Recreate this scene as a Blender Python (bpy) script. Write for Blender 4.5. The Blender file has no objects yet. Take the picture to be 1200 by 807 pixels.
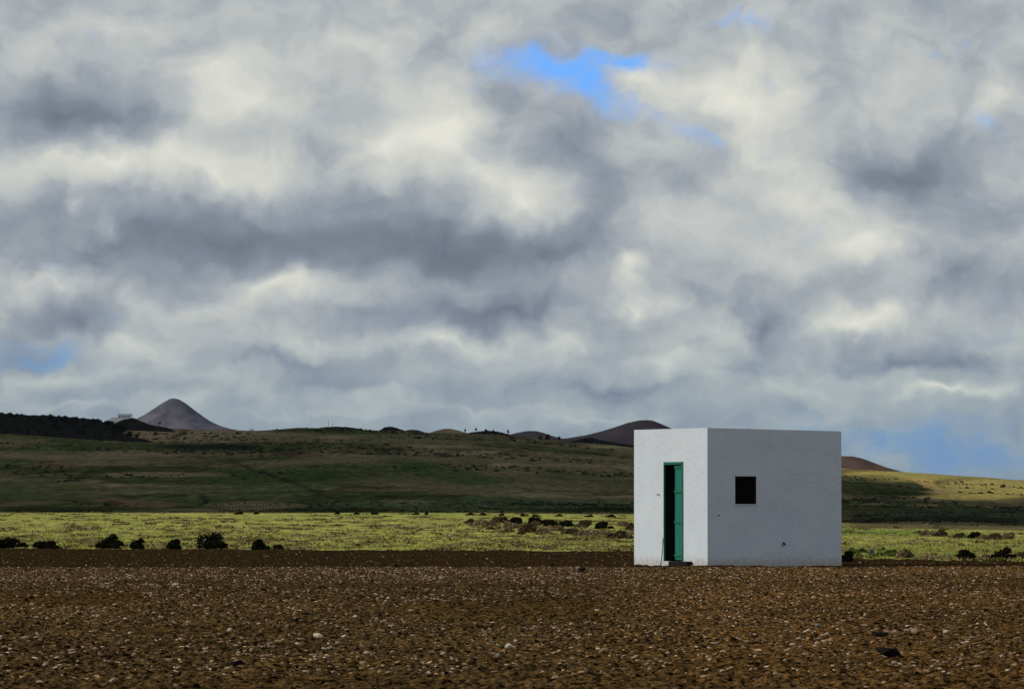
import bpy, bmesh, math, random
import numpy as np
from mathutils import Vector, Matrix

random.seed(7)
rng = np.random.default_rng(11)
scene = bpy.context.scene
COL = scene.collection
EYE = 1.17
F = 6000.0          # focal length in reference-photo pixels (180 mm on a 36 mm sensor, 1200 px)
CX, HY = 600.0, 600.0

# ------------------------------------------------------------------ helpers
def tag(o, label=None, cat=None, group=None, kind=None):
    if label: o['label'] = label
    if cat: o['category'] = cat
    if group: o['group'] = group
    if kind: o['kind'] = kind
    return o

def empty(name, loc, rz=0.0):
    o = bpy.data.objects.new(name, None); COL.objects.link(o)
    o.location = loc; o.rotation_euler = (0, 0, rz)
    o.empty_display_size = 0.2
    return o

def link_mesh(name, me, mat=None, parent=None):
    o = bpy.data.objects.new(name, me); COL.objects.link(o)
    if mat is not None:
        for m in (mat if isinstance(mat, (list, tuple)) else [mat]): me.materials.append(m)
    if parent is not None: o.parent = parent
    return o

def np_mesh(name, V, Fa, smooth=False, col=None, mat_idx=None):
    """V (n,3), Fa (m,k) with constant k; col (n,3) vertex colours"""
    V = np.asarray(V, np.float32); Fa = np.asarray(Fa, np.int32)
    k = Fa.shape[1]
    me = bpy.data.meshes.new(name)
    me.vertices.add(len(V)); me.vertices.foreach_set('co', V.ravel())
    me.loops.add(Fa.size); me.loops.foreach_set('vertex_index', Fa.ravel())
    me.polygons.add(len(Fa))
    me.polygons.foreach_set('loop_start', np.arange(len(Fa), dtype=np.int32) * k)
    me.polygons.foreach_set('loop_total', np.full(len(Fa), k, np.int32))
    me.polygons.foreach_set('use_smooth', np.full(len(Fa), smooth, bool))
    if mat_idx is not None: me.polygons.foreach_set('material_index', np.asarray(mat_idx, np.int32))
    me.update(calc_edges=True)
    if col is not None:
        a = me.color_attributes.new('tint', 'FLOAT_COLOR', 'POINT')
        c = np.ones((len(V), 4), np.float32); c[:, :3] = col
        a.data.foreach_set('color', c.ravel())
    me.validate()
    return me

def box_bm(bm, x0, x1, y0, y1, z0, z1):
    vs = [bm.verts.new(p) for p in ((x0,y0,z0),(x1,y0,z0),(x1,y1,z0),(x0,y1,z0),(x0,y0,z1),(x1,y0,z1),(x1,y1,z1),(x0,y1,z1))]
    for f in ((0,3,2,1),(4,5,6,7),(0,1,5,4),(1,2,6,5),(2,3,7,6),(3,0,4,7)):
        bm.faces.new([vs[i] for i in f])
    return vs

def bm_obj(name, bm, mat, parent=None, smooth=False, bevel=0):
    if bevel:
        bmesh.ops.bevel(bm, geom=list(bm.edges), offset=bevel, segments=2, affect='EDGES', profile=.6)
    bmesh.ops.recalc_face_normals(bm, faces=bm.faces)
    me = bpy.data.meshes.new(name); bm.to_mesh(me); bm.free()
    for p in me.polygons: p.use_smooth = smooth
    return link_mesh(name, me, mat, parent)

def box_obj(name, dims, mat, parent=None, bevel=0):
    bm = bmesh.new(); box_bm(bm, *dims)
    return bm_obj(name, bm, mat, parent, bevel=bevel)

# --- vectorised value noise
def _h(ix, iy, s):
    n = (ix.astype(np.int64) * 374761393 + iy.astype(np.int64) * 668265263 + s * 974711) & 0xFFFFFFFF
    n = ((n ^ (n >> 13)) * 1274126177) & 0xFFFFFFFF
    n = (n ^ (n >> 16)) & 0xFFFFFFFF
    return n / 4294967295.0
def vn(x, y, s=0):
    x = np.asarray(x, float); y = np.asarray(y, float)
    ix = np.floor(x); iy = np.floor(y); fx = x - ix; fy = y - iy
    fx = fx*fx*fx*(fx*(fx*6-15)+10); fy = fy*fy*fy*(fy*(fy*6-15)+10)
    a = _h(ix, iy, s); b = _h(ix+1, iy, s); c = _h(ix, iy+1, s); d = _h(ix+1, iy+1, s)
    return (a*(1-fx)+b*fx)*(1-fy) + (c*(1-fx)+d*fx)*fy
def fbm(x, y, s=0, o=4, r=.5):
    t = 0; a = 1; n = 0
    for i in range(o):
        t = t + a*(vn(x*2**i, y*2**i, s+i*17)*2-1); n += a; a *= r
    return t/n
def sstep(a, b, x):
    t = np.clip((x-a)/(b-a), 0, 1); return t*t*(3-2*t)

# ------------------------------------------------------------------ materials
def new_mat(name, rough=.9, spec=.2):
    m = bpy.data.materials.new(name); m.use_nodes = True
    nt = m.node_tree; b = nt.nodes['Principled BSDF']
    b.inputs['Roughness'].default_value = rough
    b.inputs['Specular IOR Level'].default_value = spec
    return m, nt, b

def noise_mat(name, stops, scale=5.0, stretch=(1,1,1), detail=6, rough=.9, bump=0.0, bscale=30.0, bdist=.02, spec=.15, attr=False, mixa=1.0, distortion=0):
    """stops: list (pos, rgb). attr: multiply by colour attribute 'tint'."""
    m, nt, b = new_mat(name, rough, spec)
    N = nt.nodes; L = nt.links
    tc = N.new('ShaderNodeTexCoord'); mp = N.new('ShaderNodeMapping'); mp.inputs['Scale'].default_value = stretch
    L.new(tc.outputs['Object'], mp.inputs[0])
    no = N.new('ShaderNodeTexNoise'); no.inputs['Scale'].default_value = scale; no.inputs['Detail'].default_value = detail
    no.inputs['Distortion'].default_value = distortion
    L.new(mp.outputs[0], no.inputs['Vector'])
    cr = N.new('ShaderNodeValToRGB')
    while len(cr.color_ramp.elements) > 1: cr.color_ramp.elements.remove(cr.color_ramp.elements[0])
    cr.color_ramp.elements[0].position = stops[0][0]; cr.color_ramp.elements[0].color = (*stops[0][1], 1)
    for p, c in stops[1:]:
        e = cr.color_ramp.elements.new(p); e.color = (*c, 1)
    L.new(no.outputs['Fac'], cr.inputs[0])
    out = cr.outputs[0]
    if attr:
        at = N.new('ShaderNodeVertexColor'); at.layer_name = 'tint'
        mx = N.new('ShaderNodeMix'); mx.data_type = 'RGBA'; mx.blend_type = 'MULTIPLY'; mx.inputs[0].default_value = mixa
        L.new(out, mx.inputs[6]); L.new(at.outputs[0], mx.inputs[7]); out = mx.outputs[2]
    L.new(out, b.inputs['Base Color'])
    if bump:
        n2 = N.new('ShaderNodeTexNoise'); n2.inputs['Scale'].default_value = bscale; n2.inputs['Detail'].default_value = 5
        L.new(tc.outputs['Object'], n2.inputs['Vector'])
        bp = N.new('ShaderNodeBump'); bp.inputs['Strength'].default_value = bump; bp.inputs['Distance'].default_value = bdist
        L.new(n2.outputs['Fac'], bp.inputs['Height']); L.new(bp.outputs[0], b.inputs['Normal'])
    return m

def tint_mat(name, rough=.95, var=.25, scale=3.0, spec=0, translucent=0):
    return noise_mat(name, [(.25, (1-var,)*3), (.75, (1+var*.0, 1, 1))], scale=scale, rough=rough, attr=True, spec=spec)

# ------------------------------------------------------------------ sun direction (towards the sun)
SUN_EL = math.radians(27); SUN_PHI = math.radians(9)     # from the left, a little from the camera side
SUN = Vector((-math.cos(SUN_PHI)*math.cos(SUN_EL), -math.sin(SUN_PHI)*math.cos(SUN_EL), math.sin(SUN_EL)))

# ------------------------------------------------------------------ terrain
XR = np.array([-2600,-600,-200,12,50,100,130,160,185,240,300,330,350,400,440,490,505,560,600,650,700,745,820,900,986,1060,1100,1190,1400,1800,4000])
YR = np.array([ 560,  520,495,492,494,497,499,501,502,503,504.5,502.5,501,502,504,505.5,507,508,510,516,520,524,532,541,549,553,556,562,572,590,596])
XB = np.array([-600,0,560,745,900,1000,1200,1800]); YB = np.array([600.5,600.5,601,602.5,608,613,616,618])
XE = np.array([-2000,0,740,1000,1200,3000]); DE = 1.17*F/(np.array([642.5,643.3,646,652.3,655,656])-600)
CREST = 107.0
D0, D1 = 650.0, 2600.0

def g_t(t):    # fraction of the hill climbed (in view angle) at distance fraction t
    return np.where(t < 1, 1-(1-np.clip(t,0,1))**1.35, 1)

def ground_z(X, Y):
    X = np.asarray(X, float); Y = np.asarray(Y, float)
    D = np.hypot(X, Y)
    front = np.where(Y > 1, Y, 1)
    px = np.where(Y > 1, CX + F*np.clip(X/front, -.5, .5), np.where(X > 0, 3600, -2400))
    Dd = np.clip(np.where(Y > 1, np.maximum(Y, D*.7), D), 1, None)
    base = np.interp(px, XB, YB); ridge = np.interp(px, XR, YR)
    zb = EYE + (600-base)/F*D0
    # near fields
    crest = .012*np.exp(-((Dd-CREST)/9.0)**2) - .07*np.exp(-((Dd-126)/13.0)**2)
    near = crest + .02*fbm(X*.08, Y*.05, 3, 3)
    mead = sstep(150, 650, Dd)**.8*zb
    zn = near*(1-sstep(200, 300, Dd)) + mead + .14*fbm(X*.03, Y*.012, 5, 3)*sstep(170, 320, Dd)
    # hill
    t = (Dd-D0)/(D1-D0)
    yp = base-(base-ridge)*g_t(t)
    zh = EYE + (600-yp)/F*Dd
    zr = EYE + (600-ridge)/F*D1
    hb = (fbm(X*.006, Y*.0018, 9, 4)*2.2*sstep(0, .4, t)*(1-sstep(.75, 1, t)) + fbm(X*.05, Y*.02, 29, 3)*.35)*sstep(0,.05,t)
    zh = np.where(t < 1, zh, zr - (zr-2)*sstep(1, 3.2, t)) + hb
    return np.where(Dd < D0, zn, zh)

def at(px, py, dmin=34., dmax=2600.):
    """the ground point the photograph shows at pixel (px,py)"""
    s = (px-CX)/F
    Y = np.exp(np.linspace(math.log(dmin), math.log(dmax), 6000))
    z = ground_z(s*Y, Y); yy = 600 - F*(z-EYE)/Y
    m = np.where(yy <= py)[0]
    i = m[0] if len(m) else len(Y)-1
    return Vector((s*Y[i], Y[i], z[i]))

# polar grid: angle columns fine in front, coarse around
fine = np.arctan(np.linspace(-700, 700, 761)/F)
left = -np.geomspace(abs(fine[0]), math.pi, 46)[1:][::-1]
right = np.geomspace(fine[-1], math.pi, 46)[1:]
TH = np.concatenate([left, fine, right])
def grid(rows_nominal, warp=True):
    R, T = np.meshgrid(rows_nominal, TH, indexing='ij')
    tt = np.tan(np.clip(T, -.5, .5)); px = CX + F*tt
    if warp:
        De = np.interp(px, XE, DE)
        R2 = np.where(R <= 110, R, np.where(R <= 150, 110+(R-110)/(40)*(De-110), np.where(R < 300, De+(R-150)/150*(300-De), R)))
    else: R2 = R
    c = np.cos(T)
    # rows run parallel to the picture plane in front and close round behind
    Rr = np.where(np.abs(T) < .5, R2/np.maximum(c, .5), R2/math.cos(.5))
    return Rr*np.sin(T), Rr*np.cos(T), px, R2
def grid_faces(nr, nc):
    i = np.arange(nr-1)[:, None]*nc + np.arange(nc-1)[None, :]
    return np.stack([i, i+1, i+nc+1, i+nc], -1).reshape(-1, 4)

# --- ploughed field
rows = np.concatenate([[.5, 2, 5, 10, 16, 22, 27, 30], np.linspace(32, 60, 620), np.linspace(60, 112, 760)[1:], np.linspace(112, 150, 170)[1:]])
X, Y, PX, RD = grid(rows)
Z = ground_z(X, Y)
clod = (.036*fbm(X*3.2, Y*2.2, 21, 4, .62) + .040*np.abs(fbm(X*9, Y*6, 31, 3, .6)) + .02*fbm(X*.9, Y*.5, 41, 2))
Z = Z + clod*sstep(26, 34, np.hypot(X, Y))*(np.abs(X/np.maximum(Y, 1)) < .13)*(Y > 0)
dark = sstep(CREST-.5, CREST+2.5, RD + .8*fbm(X*.6, Y*.3, 55, 2))  # past the crest: shade of ground falling away, put into a darker soil colour
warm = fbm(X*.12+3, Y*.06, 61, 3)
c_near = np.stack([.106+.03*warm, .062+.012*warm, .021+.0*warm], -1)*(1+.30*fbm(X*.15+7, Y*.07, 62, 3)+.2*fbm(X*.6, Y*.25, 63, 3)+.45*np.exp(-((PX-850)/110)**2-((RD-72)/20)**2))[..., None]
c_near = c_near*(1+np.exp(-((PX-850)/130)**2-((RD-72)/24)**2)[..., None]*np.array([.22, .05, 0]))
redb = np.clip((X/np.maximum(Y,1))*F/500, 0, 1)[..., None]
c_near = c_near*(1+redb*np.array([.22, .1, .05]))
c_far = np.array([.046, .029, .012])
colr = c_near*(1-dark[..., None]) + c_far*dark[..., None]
soil_m = noise_mat('ploughed_soil', [(.38, (.05,.05,.05)), (.5, (.75,.75,.75)), (.66, (1.7,1.6,1.4))], scale=19, stretch=(1,.5,1), detail=10, rough=.95, attr=True, bump=1.0, bscale=22, bdist=.05, spec=0)  # near-black stop paints the small shadows between clods into the soil
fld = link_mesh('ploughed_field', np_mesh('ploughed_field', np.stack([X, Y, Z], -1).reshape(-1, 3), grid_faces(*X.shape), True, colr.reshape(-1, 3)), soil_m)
tag(fld, 'brown stony ploughed field in front of the white hut', kind='structure')

# --- meadow
rows = np.concatenate([np.linspace(150, 300, 160), np.linspace(300, 650, 130)[1:]])
X, Y, PX, RD = grid(rows)
Z = ground_z(X, Y)
Z[1:-1] += .05*fbm(X[1:-1]*.9, Y[1:-1]*.4, 77, 3)
PY = 600 - F*(Z-EYE)/np.maximum(Y, 1)
n1 = fbm(X*.12, Y*.025, 81, 4, .6); n2 = fbm(X*.5, Y*.12, 82, 3)
c = np.array([.385, .375, .088])*(1+.34*n1[..., None])
gm = (sstep(-.1, .35, n2)*.6)[..., None]; c = c*(1-gm)+np.array([.31, .38, .07])*gm
dry = np.clip(sstep(.05, .5, n2+.4*n1+.1), 0, 1)[..., None]
c = c*(1-dry*.5) + np.array([.27, .21, .09])*dry*.5
# bare brown strip at the far side, and on the right
far = sstep(540, 600, RD)[..., None]*sstep(.0, .25, n1+.25+sstep(520, 600, PX)*.4)[..., None]
c = c*(1-far*.75)+np.array([.20, .16, .075])*far*.75
rb = (sstep(960, 1010, PX)*sstep(380, 470, RD))[..., None]
c = c*(1-rb*.85)+np.array([.095, .072, .040])*(1+.6*n2[..., None])*rb*.85
rg = (sstep(960, 1000, PX)*sstep(1170, 1060, PX)*sstep(255, 290, RD)*(1-sstep(350, 400, RD)))[..., None]
c = c*(1-rg*.8)+np.array([.15, .26, .035])*rg*.8
rd = (sstep(960, 990, PX)*(1-sstep(150, 200, RD)))[..., None]
c = c*(1-rd*.5)+np.array([.16, .17, .05])*rd*.5
mead_m = noise_mat('meadow_grass', [(.3, (.72,.74,.7)), (.55, (1,1,1)), (.75, (1.15,1.1,1.05))], scale=1.3, stretch=(1,.25,1), detail=8, attr=True, bump=.5, bscale=6, bdist=.08, spec=0)
md = link_mesh('meadow', np_mesh('meadow', np.stack([X, Y, Z], -1).reshape(-1, 3), grid_faces(*X.shape), True, c.reshape(-1, 3)), mead_m)
tag(md, 'flat yellow green meadow between the ploughed field and the hill', kind='structure')

# --- hillside and the land beyond
tt = np.linspace(0, 1, 330)
rows = np.concatenate([D0+(D1-D0)*(1-(1-tt)**(1/1.0)), D1+np.geomspace(20, 26000, 60)])
X, Y, PX, RD = grid(rows)
Z = ground_z(X, Y)
PY = 600 - F*(Z-EYE)/np.maximum(Y, 1)
green = np.array([.045, .053, .018]); brown = np.array([.150, .108, .058])
n1 = fbm(X*.013, Y*.0045, 91, 5, .55); n2 = fbm(X*.04, Y*.012, 92, 4, .6); n3 = fbm(X*.15, Y*.03, 93, 3, .6)
up = sstep(590, 510, PY)
k = np.clip(sstep(-.25, .45, n1+.25*n2+.25*up-.12), 0, 1)[..., None]
c = green*(1-k)+ (.55*brown+.45*np.array([.075, .078, .036]))*k
n4 = fbm(X*.5, Y*.045, 94, 4, .65)
c = c*(1+.45*n2[..., None]+.30*n3[..., None]+.70*n4[..., None])
# patchwork of fields: jittered cells 35 m wide and 170 m deep, each a tone of its own
def cells(x, y, s):
    ix = np.floor(x); iy = np.floor(y); best = np.full(x.shape, 9.); idn = np.zeros(x.shape); sec = np.full(x.shape, 9.)
    for dx in (-1, 0, 1):
        for dy in (-1, 0, 1):
            jx = ix+dx; jy = iy+dy
            d = np.hypot(jx+.15+.7*_h(jx, jy, s)-x, jy+.15+.7*_h(jx, jy, s+1)-y)
            v = _h(jx, jy, s+2); nb = d < best
            sec = np.where(nb, best, np.minimum(sec, d)); idn = np.where(nb, v, idn); best = np.where(nb, d, best)
    return idn, sec-best
cid, ced = cells(X/36+.5*n1, Y/170+.6*n2, 501); cid2, ced2 = cells(X/13+.5*n2, Y/60, 511)
c = c*(.72+.5*cid+.25*cid2)[..., None]
gb = (sstep(.62, .7, cid)*.55)[..., None]; c = c*(1-gb)+np.array([.125,.095,.05])*gb
ln = ((1-sstep(.02, .09, ced))*.55*(vn(X*.02, Y*.01, 520) > .45))[..., None]; c = c*(1-ln)+np.array([.03,.032,.02])*ln
wx = PX + 9*n2*1.5; wy = PY + 1.5*n3 + 1.0*n2
def patch(cx, cy, rx, ry, col, s=1.0, soft=.35, rot=0.0):
    global c
    a = math.radians(rot); dx = wx-cx; dy = wy-cy
    u = (dx*math.cos(a)+dy*math.sin(a))/rx; v = (-dx*math.sin(a)+dy*math.cos(a))/ry
    m = (sstep(1+soft, 1-soft, np.sqrt(u*u+v*v))*s)[..., None]
    c = c*(1-m)+np.array(col)*m
tan = (.21,.155,.09); dk = (.010,.010,.007); rust = (.15,.09,.055); olive = (.105,.095,.045); gg = (.038,.064,.016)
for a in [(235,509,115,5.5,tan,.8),(215,508,8,5,dk,.6,.3,-25),(75,533,95,6,tan,.55),(60,527,55,6,gg,.45),(190,556,75,3,tan,.6),(62,545,30,4,rust,.4),
          (97,564,26,2.6,tan,.65),(85,580,50,3,rust,.45),(162,591,46,5,rust,.6),(132,586,26,3,rust,.7),(298,592,56,4,tan,.55),(250,597,70,1.6,tan,.5),
          (400,512,150,4,olive,.6),(500,516,90,4,olive,.6),(395,512,25,2,tan,.7),(350,531,22,3,rust,.5),(560,531,24,2.5,tan,.6),(470,541,150,4,olive,.5),
          (592,545,22,2.4,tan,.9),(470,563,70,5,olive,.55),(520,553,70,9,gg,.75,.35,12),(330,562,85,13,gg,.5),(55,573,70,11,gg,.5),(240,573,80,6,gg,.4),
          (640,581,50,2.2,tan,.7,.35,2),(475,588,40,2,tan,.75),(560,571,45,2.5,olive,.6),(725,582,20,1.6,tan,.8),(690,525,60,3,olive,.5),(725,523,40,2,(.28,.25,.10),.7),
          (680,545,70,2.2,tan,.4),(640,560,90,5,olive,.4),(600,590,160,7,(.05,.075,.035),.6),(700,597,90,3,dk,.6),(420,592,60,5,(.05,.08,.035),.5),
          (245,523,58,3.4,dk,.8),(338,529,26,4,dk,.6),(300,520,60,3,dk,.35),(330,561,62,1.8,dk,.6,.4,20),(205,548,30,1.3,dk,.5),(80,596,110,2.4,dk,.6),(130,590,12,5,dk,.6),
          (240,583,5,5,dk,.6),(95,563,14,1.6,dk,.6),(20,556,12,1.6,dk,.6),(445,527,3,5,dk,.7,.35,-38),(520,568,40,1.2,dk,.3),(380,597,70,3,dk,.6),
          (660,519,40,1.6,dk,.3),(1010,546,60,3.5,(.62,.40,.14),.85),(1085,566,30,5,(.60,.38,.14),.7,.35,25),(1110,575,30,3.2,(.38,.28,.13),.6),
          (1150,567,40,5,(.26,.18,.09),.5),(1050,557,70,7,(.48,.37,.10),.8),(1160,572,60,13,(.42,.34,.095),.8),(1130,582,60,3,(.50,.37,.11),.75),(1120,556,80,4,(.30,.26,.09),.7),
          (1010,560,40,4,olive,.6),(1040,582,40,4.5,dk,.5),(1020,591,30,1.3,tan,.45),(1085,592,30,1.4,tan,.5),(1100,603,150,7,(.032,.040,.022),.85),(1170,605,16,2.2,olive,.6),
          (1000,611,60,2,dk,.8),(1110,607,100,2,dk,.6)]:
    patch(*a)
hill_m = noise_mat('hillside_scrub', [(.34, (.60,.60,.60)), (.52, (1,1,1)), (.70, (1.38,1.33,1.25))], scale=.6, stretch=(1,.10,1), detail=6, attr=True, spec=0)
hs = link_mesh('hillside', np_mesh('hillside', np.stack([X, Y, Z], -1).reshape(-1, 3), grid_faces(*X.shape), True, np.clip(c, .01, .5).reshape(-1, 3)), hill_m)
tag(hs, 'long low hillside of green and brown fields behind the meadow', kind='structure')

# ------------------------------------------------------------------ far cones and knolls (silhouettes by profile, built round)
def knoll(name, cx, D, prof, base_py, mat, label, seed=0, depth=1.0, rough=.02, tint=None, n=140, rings=60):
    """prof: list (px offset from the peak, px y) left to right; the solid is round, its profile changes smoothly with azimuth"""
    px = np.array([p[0] for p in prof], float); py = np.array([p[1] for p in prof], float)
    k = D/F
    xs = px*k; zs = EYE+(600-py)*k
    zb = EYE+(600-base_py)*k
    L_ = -xs[0]; R_ = xs[-1]
    ph = np.linspace(0, 2*np.pi, n, endpoint=False); r = np.linspace(0, 1, rings)
    P, Rr = np.meshgrid(ph, r)
    w = .5+.5*np.cos(P)                      # 1 right, 0 left
    zl = np.interp(-Rr*L_, xs, zs); zr = np.interp(Rr*R_, xs, zs)
    z = zl*(1-w)+zr*w
    rad = Rr*(L_*(1-w)+R_*w)
    x = rad*np.cos(P); y = rad*np.sin(P)*depth
    H = zs.max()-zb
    gul = fbm(P*6/np.pi*2.5+2*fbm(P*3, Rr*5, seed+1, 3), Rr*2.2+seed, seed, 4, .6)*H*rough*sstep(.04, .35, Rr)*.8
    gul[:, -1] = gul[:, 0]
    z = z+gul + fbm(x/(H*.25), y/(H*.25), seed+5, 5, .6)*H*rough
    z[-1] = zb-4
    V = np.stack([x, y, z-zb], -1).reshape(-1, 3)
    i = np.arange(rings-1)[:, None]*n; j = np.arange(n)[None, :]; j2 = (j+1) % n
    Fa = np.stack([i+j, i+j2, i+n+j2, i+n+j], -1).reshape(-1, 4)
    me = np_mesh(name, V, Fa, True)
    o = link_mesh(name, me, mat)
    o.location = ((cx-CX)/F*D, D, zb)
    tag(o, label, kind='structure')
    return o

cone_m = noise_mat('ash_cone', [(.35, (.066,.064,.082)), (.5, (.092,.086,.106)), (.62, (.13,.115,.13))], scale=.035, stretch=(1,1,.5), detail=8, spec=0)
dcone_m = noise_mat('dark_ash_cone', [(.3, (.025,.020,.025)), (.6, (.042,.033,.037)), (.8, (.06,.047,.047))], scale=.02, detail=8, spec=0)
rcone_m = noise_mat('red_ash_cone', [(.3, (.075,.045,.034)), (.6, (.115,.07,.047)), (.8, (.15,.095,.06))], scale=.05, detail=8, spec=0)
bknoll_m = noise_mat('brown_knoll', [(.3, (.11,.085,.055)), (.6, (.19,.145,.09)), (.8, (.23,.18,.11))], scale=.05, detail=8, spec=0)
lava_m = noise_mat('lava_scrub', [(.35, (.008,.008,.008)), (.6, (.016,.016,.013)), (.8, (.03,.03,.022))], scale=.3, detail=8, spec=0)

knoll('volcanic_cone', 204, 9000, [(-150,530),(-100,514),(-72,505),(-58,499),(-46,492),(-34,485),(-22,477.5),(-12,471.5),(-5,467.8),(0,467),(6,468),(14,473),(24,480.5),(34,488.5),(46,496),(60,501),(76,504.5),(110,512),(150,530)],
      530, cone_m, 'tall pointed grey volcanic cone on the horizon beside the white house', 3)
knoll('volcanic_cone', 757, 6500, [(-260,540),(-160,521),(-115,516),(-90,513),(-68,509.5),(-50,505),(-35,500),(-22,495.5),(-10,492.5),(0,491.8),(9,493),(18,496.5),(26,500),(40,507),(60,514),(90,522),(150,540)],
      540, dcone_m, 'dark volcanic cone with a long left slope, its peak just left of the hut roof', 13, rough=.012)
knoll('volcanic_cone', 624, 6200, [(-80,530),(-40,514),(-26,509),(-14,506),(-4,504.5),(4,505),(14,507.5),(26,511.5),(38,514.5),(80,530)],
      530, dcone_m, 'small low purple grey cone between the ridge trees and the dark cone', 23)
knoll('volcanic_cone', 990, 5200, [(-160,580),(-80,552),(-40,540),(-20,535.5),(-6,534.2),(8,534.5),(18,536.5),(34,542),(50,548),(64,552),(90,557),(160,580)],
      580, rcone_m, 'rounded red brown cone rising just right of the hut', 33, rough=.012)
knoll('brown_knoll', 525, 2750, [(-40,520),(-24,508),(-14,504.5),(-5,502.3),(3,502.3),(12,504.2),(20,506.5),(40,516)],
      520, bknoll_m, 'small rounded brown knoll on the ridge left of the ridge trees', 43)
knoll('dark_knoll', 457, 2700, [(-34,516),(-20,506),(-12,504),(-7,500.8),(0,499.3),(7,501.2),(16,504),(34,516)],
      516, lava_m, 'small craggy dark knoll on the ridge above the middle of the hillside', 53, rough=.04)
knoll('dark_knoll', 484, 2690, [(-24,514),(-12,505),(-6,503.8),(0,503.4),(7,504),(13,506.5),(24,514)],
      514, lava_m, 'low dark hump on the ridge right of the craggy knoll', 63, rough=.04)
knoll('dark_knoll', 392, 2680, [(-50,512),(-28,503),(-14,500.6),(0,499.8),(14,500.2),(26,502),(38,504),(60,512)],
      512, lava_m, 'long flat dark mound on the ridge under the two masts', 73, rough=.04)
knoll('dark_knoll', 572, 2650, [(-44,518),(-28,508),(-14,506),(-6,504.8),(0,504.4),(10,505.5),(22,508),(34,511),(50,518)],
      518, lava_m, 'dark rise on the ridge carrying the row of small trees', 83, rough=.04)
knoll('dark_knoll', 152, 2450, [(-40,512),(-24,500),(-14,494.5),(-6,491),(2,489.8),(8,491),(16,495),(26,498.5),(44,501.5),(70,512)],
      512, lava_m, 'dark rocky mound just below the white house', 93, rough=.05)
knoll('dark_knoll', 690, 2750, [(-90,532),(-50,521),(-20,517),(-4,513),(4,512.5),(14,516),(40,520),(80,524),(120,532)],
      532, lava_m, 'dark bumpy foot of ground in front of the dark cone', 103, rough=.06)
# dark lava hill at left with a scrubby top
knoll('lava_hill', 60, 2150, [(-330,520),(-200,488),(-120,484),(-70,486),(-48,487),(-20,489.5),(-4,491),(15,491.5),(40,493.5),(55,494.5),(66,497.5),(75,503),(84,509),(98,512.5),(112,515),(124,519.5),(140,526)],
      519, lava_m, 'black lava hill covered in scrub at the left edge of the picture', 113, depth=.42, rough=.03)

# ------------------------------------------------------------------ hut
HUT = Vector((4.24, 111.1, 0)); HA = math.radians(28.6)
LX, LY = 3.43, 3.185      # local x along the window wall, local y along the door wall (away from camera)
hz = -.08
hut = empty('white_hut', (HUT.x, HUT.y, 0), HA)
tag(hut, 'small cube shaped white plastered hut with a green door and a small dark window', 'hut')
plaster, nt, b = new_mat('white_plaster', .85, .2)
N = nt.nodes; L = nt.links
tc = N.new('ShaderNodeTexCoord')
n1 = N.new('ShaderNodeTexNoise'); n1.inputs['Scale'].default_value = 1.3; n1.inputs['Detail'].default_value = 8
n2 = N.new('ShaderNodeTexNoise'); n2.inputs['Scale'].default_value = 9; n2.inputs['Detail'].default_value = 6; n2.inputs['Roughness'].default_value = .6
mpz = N.new('ShaderNodeMapping'); mpz.inputs['Scale'].default_value = (3, 3, .35)
n3 = N.new('ShaderNodeTexNoise'); n3.inputs['Scale'].default_value = 2.5; n3.inputs['Detail'].default_value = 6
L.new(tc.outputs['Object'], n1.inputs['Vector']); L.new(tc.outputs['Object'], n2.inputs['Vector'])
L.new(tc.outputs['Object'], mpz.inputs[0]); L.new(mpz.outputs[0], n3.inputs['Vector'])
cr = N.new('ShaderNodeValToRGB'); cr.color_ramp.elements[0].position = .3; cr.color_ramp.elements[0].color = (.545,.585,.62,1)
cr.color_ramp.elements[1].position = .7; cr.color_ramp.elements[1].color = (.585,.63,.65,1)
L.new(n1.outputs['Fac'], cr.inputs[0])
cr2 = N.new('ShaderNodeValToRGB'); cr2.color_ramp.elements[0].position = .28; cr2.color_ramp.elements[0].color = (.975,.97,.96,1)
cr2.color_ramp.elements[1].position = .5; cr2.color_ramp.elements[1].color = (1,1,1,1)
L.new(n3.outputs['Fac'], cr2.inputs[0])
mx = N.new('ShaderNodeMix'); mx.data_type = 'RGBA'; mx.blend_type = 'MULTIPLY'; mx.inputs[0].default_value = 1
L.new(cr.outputs[0], mx.inputs[6]); L.new(cr2.outputs[0], mx.inputs[7])
# splashed soil low on the wall
sx = N.new('ShaderNodeSeparateXYZ'); L.new(tc.outputs['Object'], sx.inputs[0])
ad = N.new('ShaderNodeMath'); ad.operation = 'MULTIPLY_ADD'; L.new(n2.outputs['Fac'], ad.inputs[0]); ad.inputs[1].default_value = -.35; L.new(sx.outputs[2], ad.inputs[2])
mr = N.new('ShaderNodeMapRange'); mr.inputs['From Min'].default_value = -.12; mr.inputs['From Max'].default_value = .04; mr.inputs['To Min'].default_value = .55; mr.inputs['To Max'].default_value = 0
L.new(ad.outputs[0], mr.inputs[0])
mx2 = N.new('ShaderNodeMix'); mx2.data_type = 'RGBA'; mx2.inputs[7].default_value = (.36,.28,.2,1)
L.new(mr.outputs[0], mx2.inputs[0]); L.new(mx.outputs[2], mx2.inputs[6]); L.new(mx2.outputs[2], b.inputs['Base Color'])
bp = N.new('ShaderNodeBump'); bp.inputs['Strength'].default_value = .9; bp.inputs['Distance'].default_value = .04
ad2 = N.new('ShaderNodeMath'); ad2.operation = 'MULTIPLY_ADD'; L.new(n2.outputs['Fac'], ad2.inputs[0]); ad2.inputs[1].default_value = .35; L.new(n1.outputs['Fac'], ad2.inputs[2])
L.new(ad2.outputs[0], bp.inputs['Height']); L.new(bp.outputs[0], b.inputs['Normal'])
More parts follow.
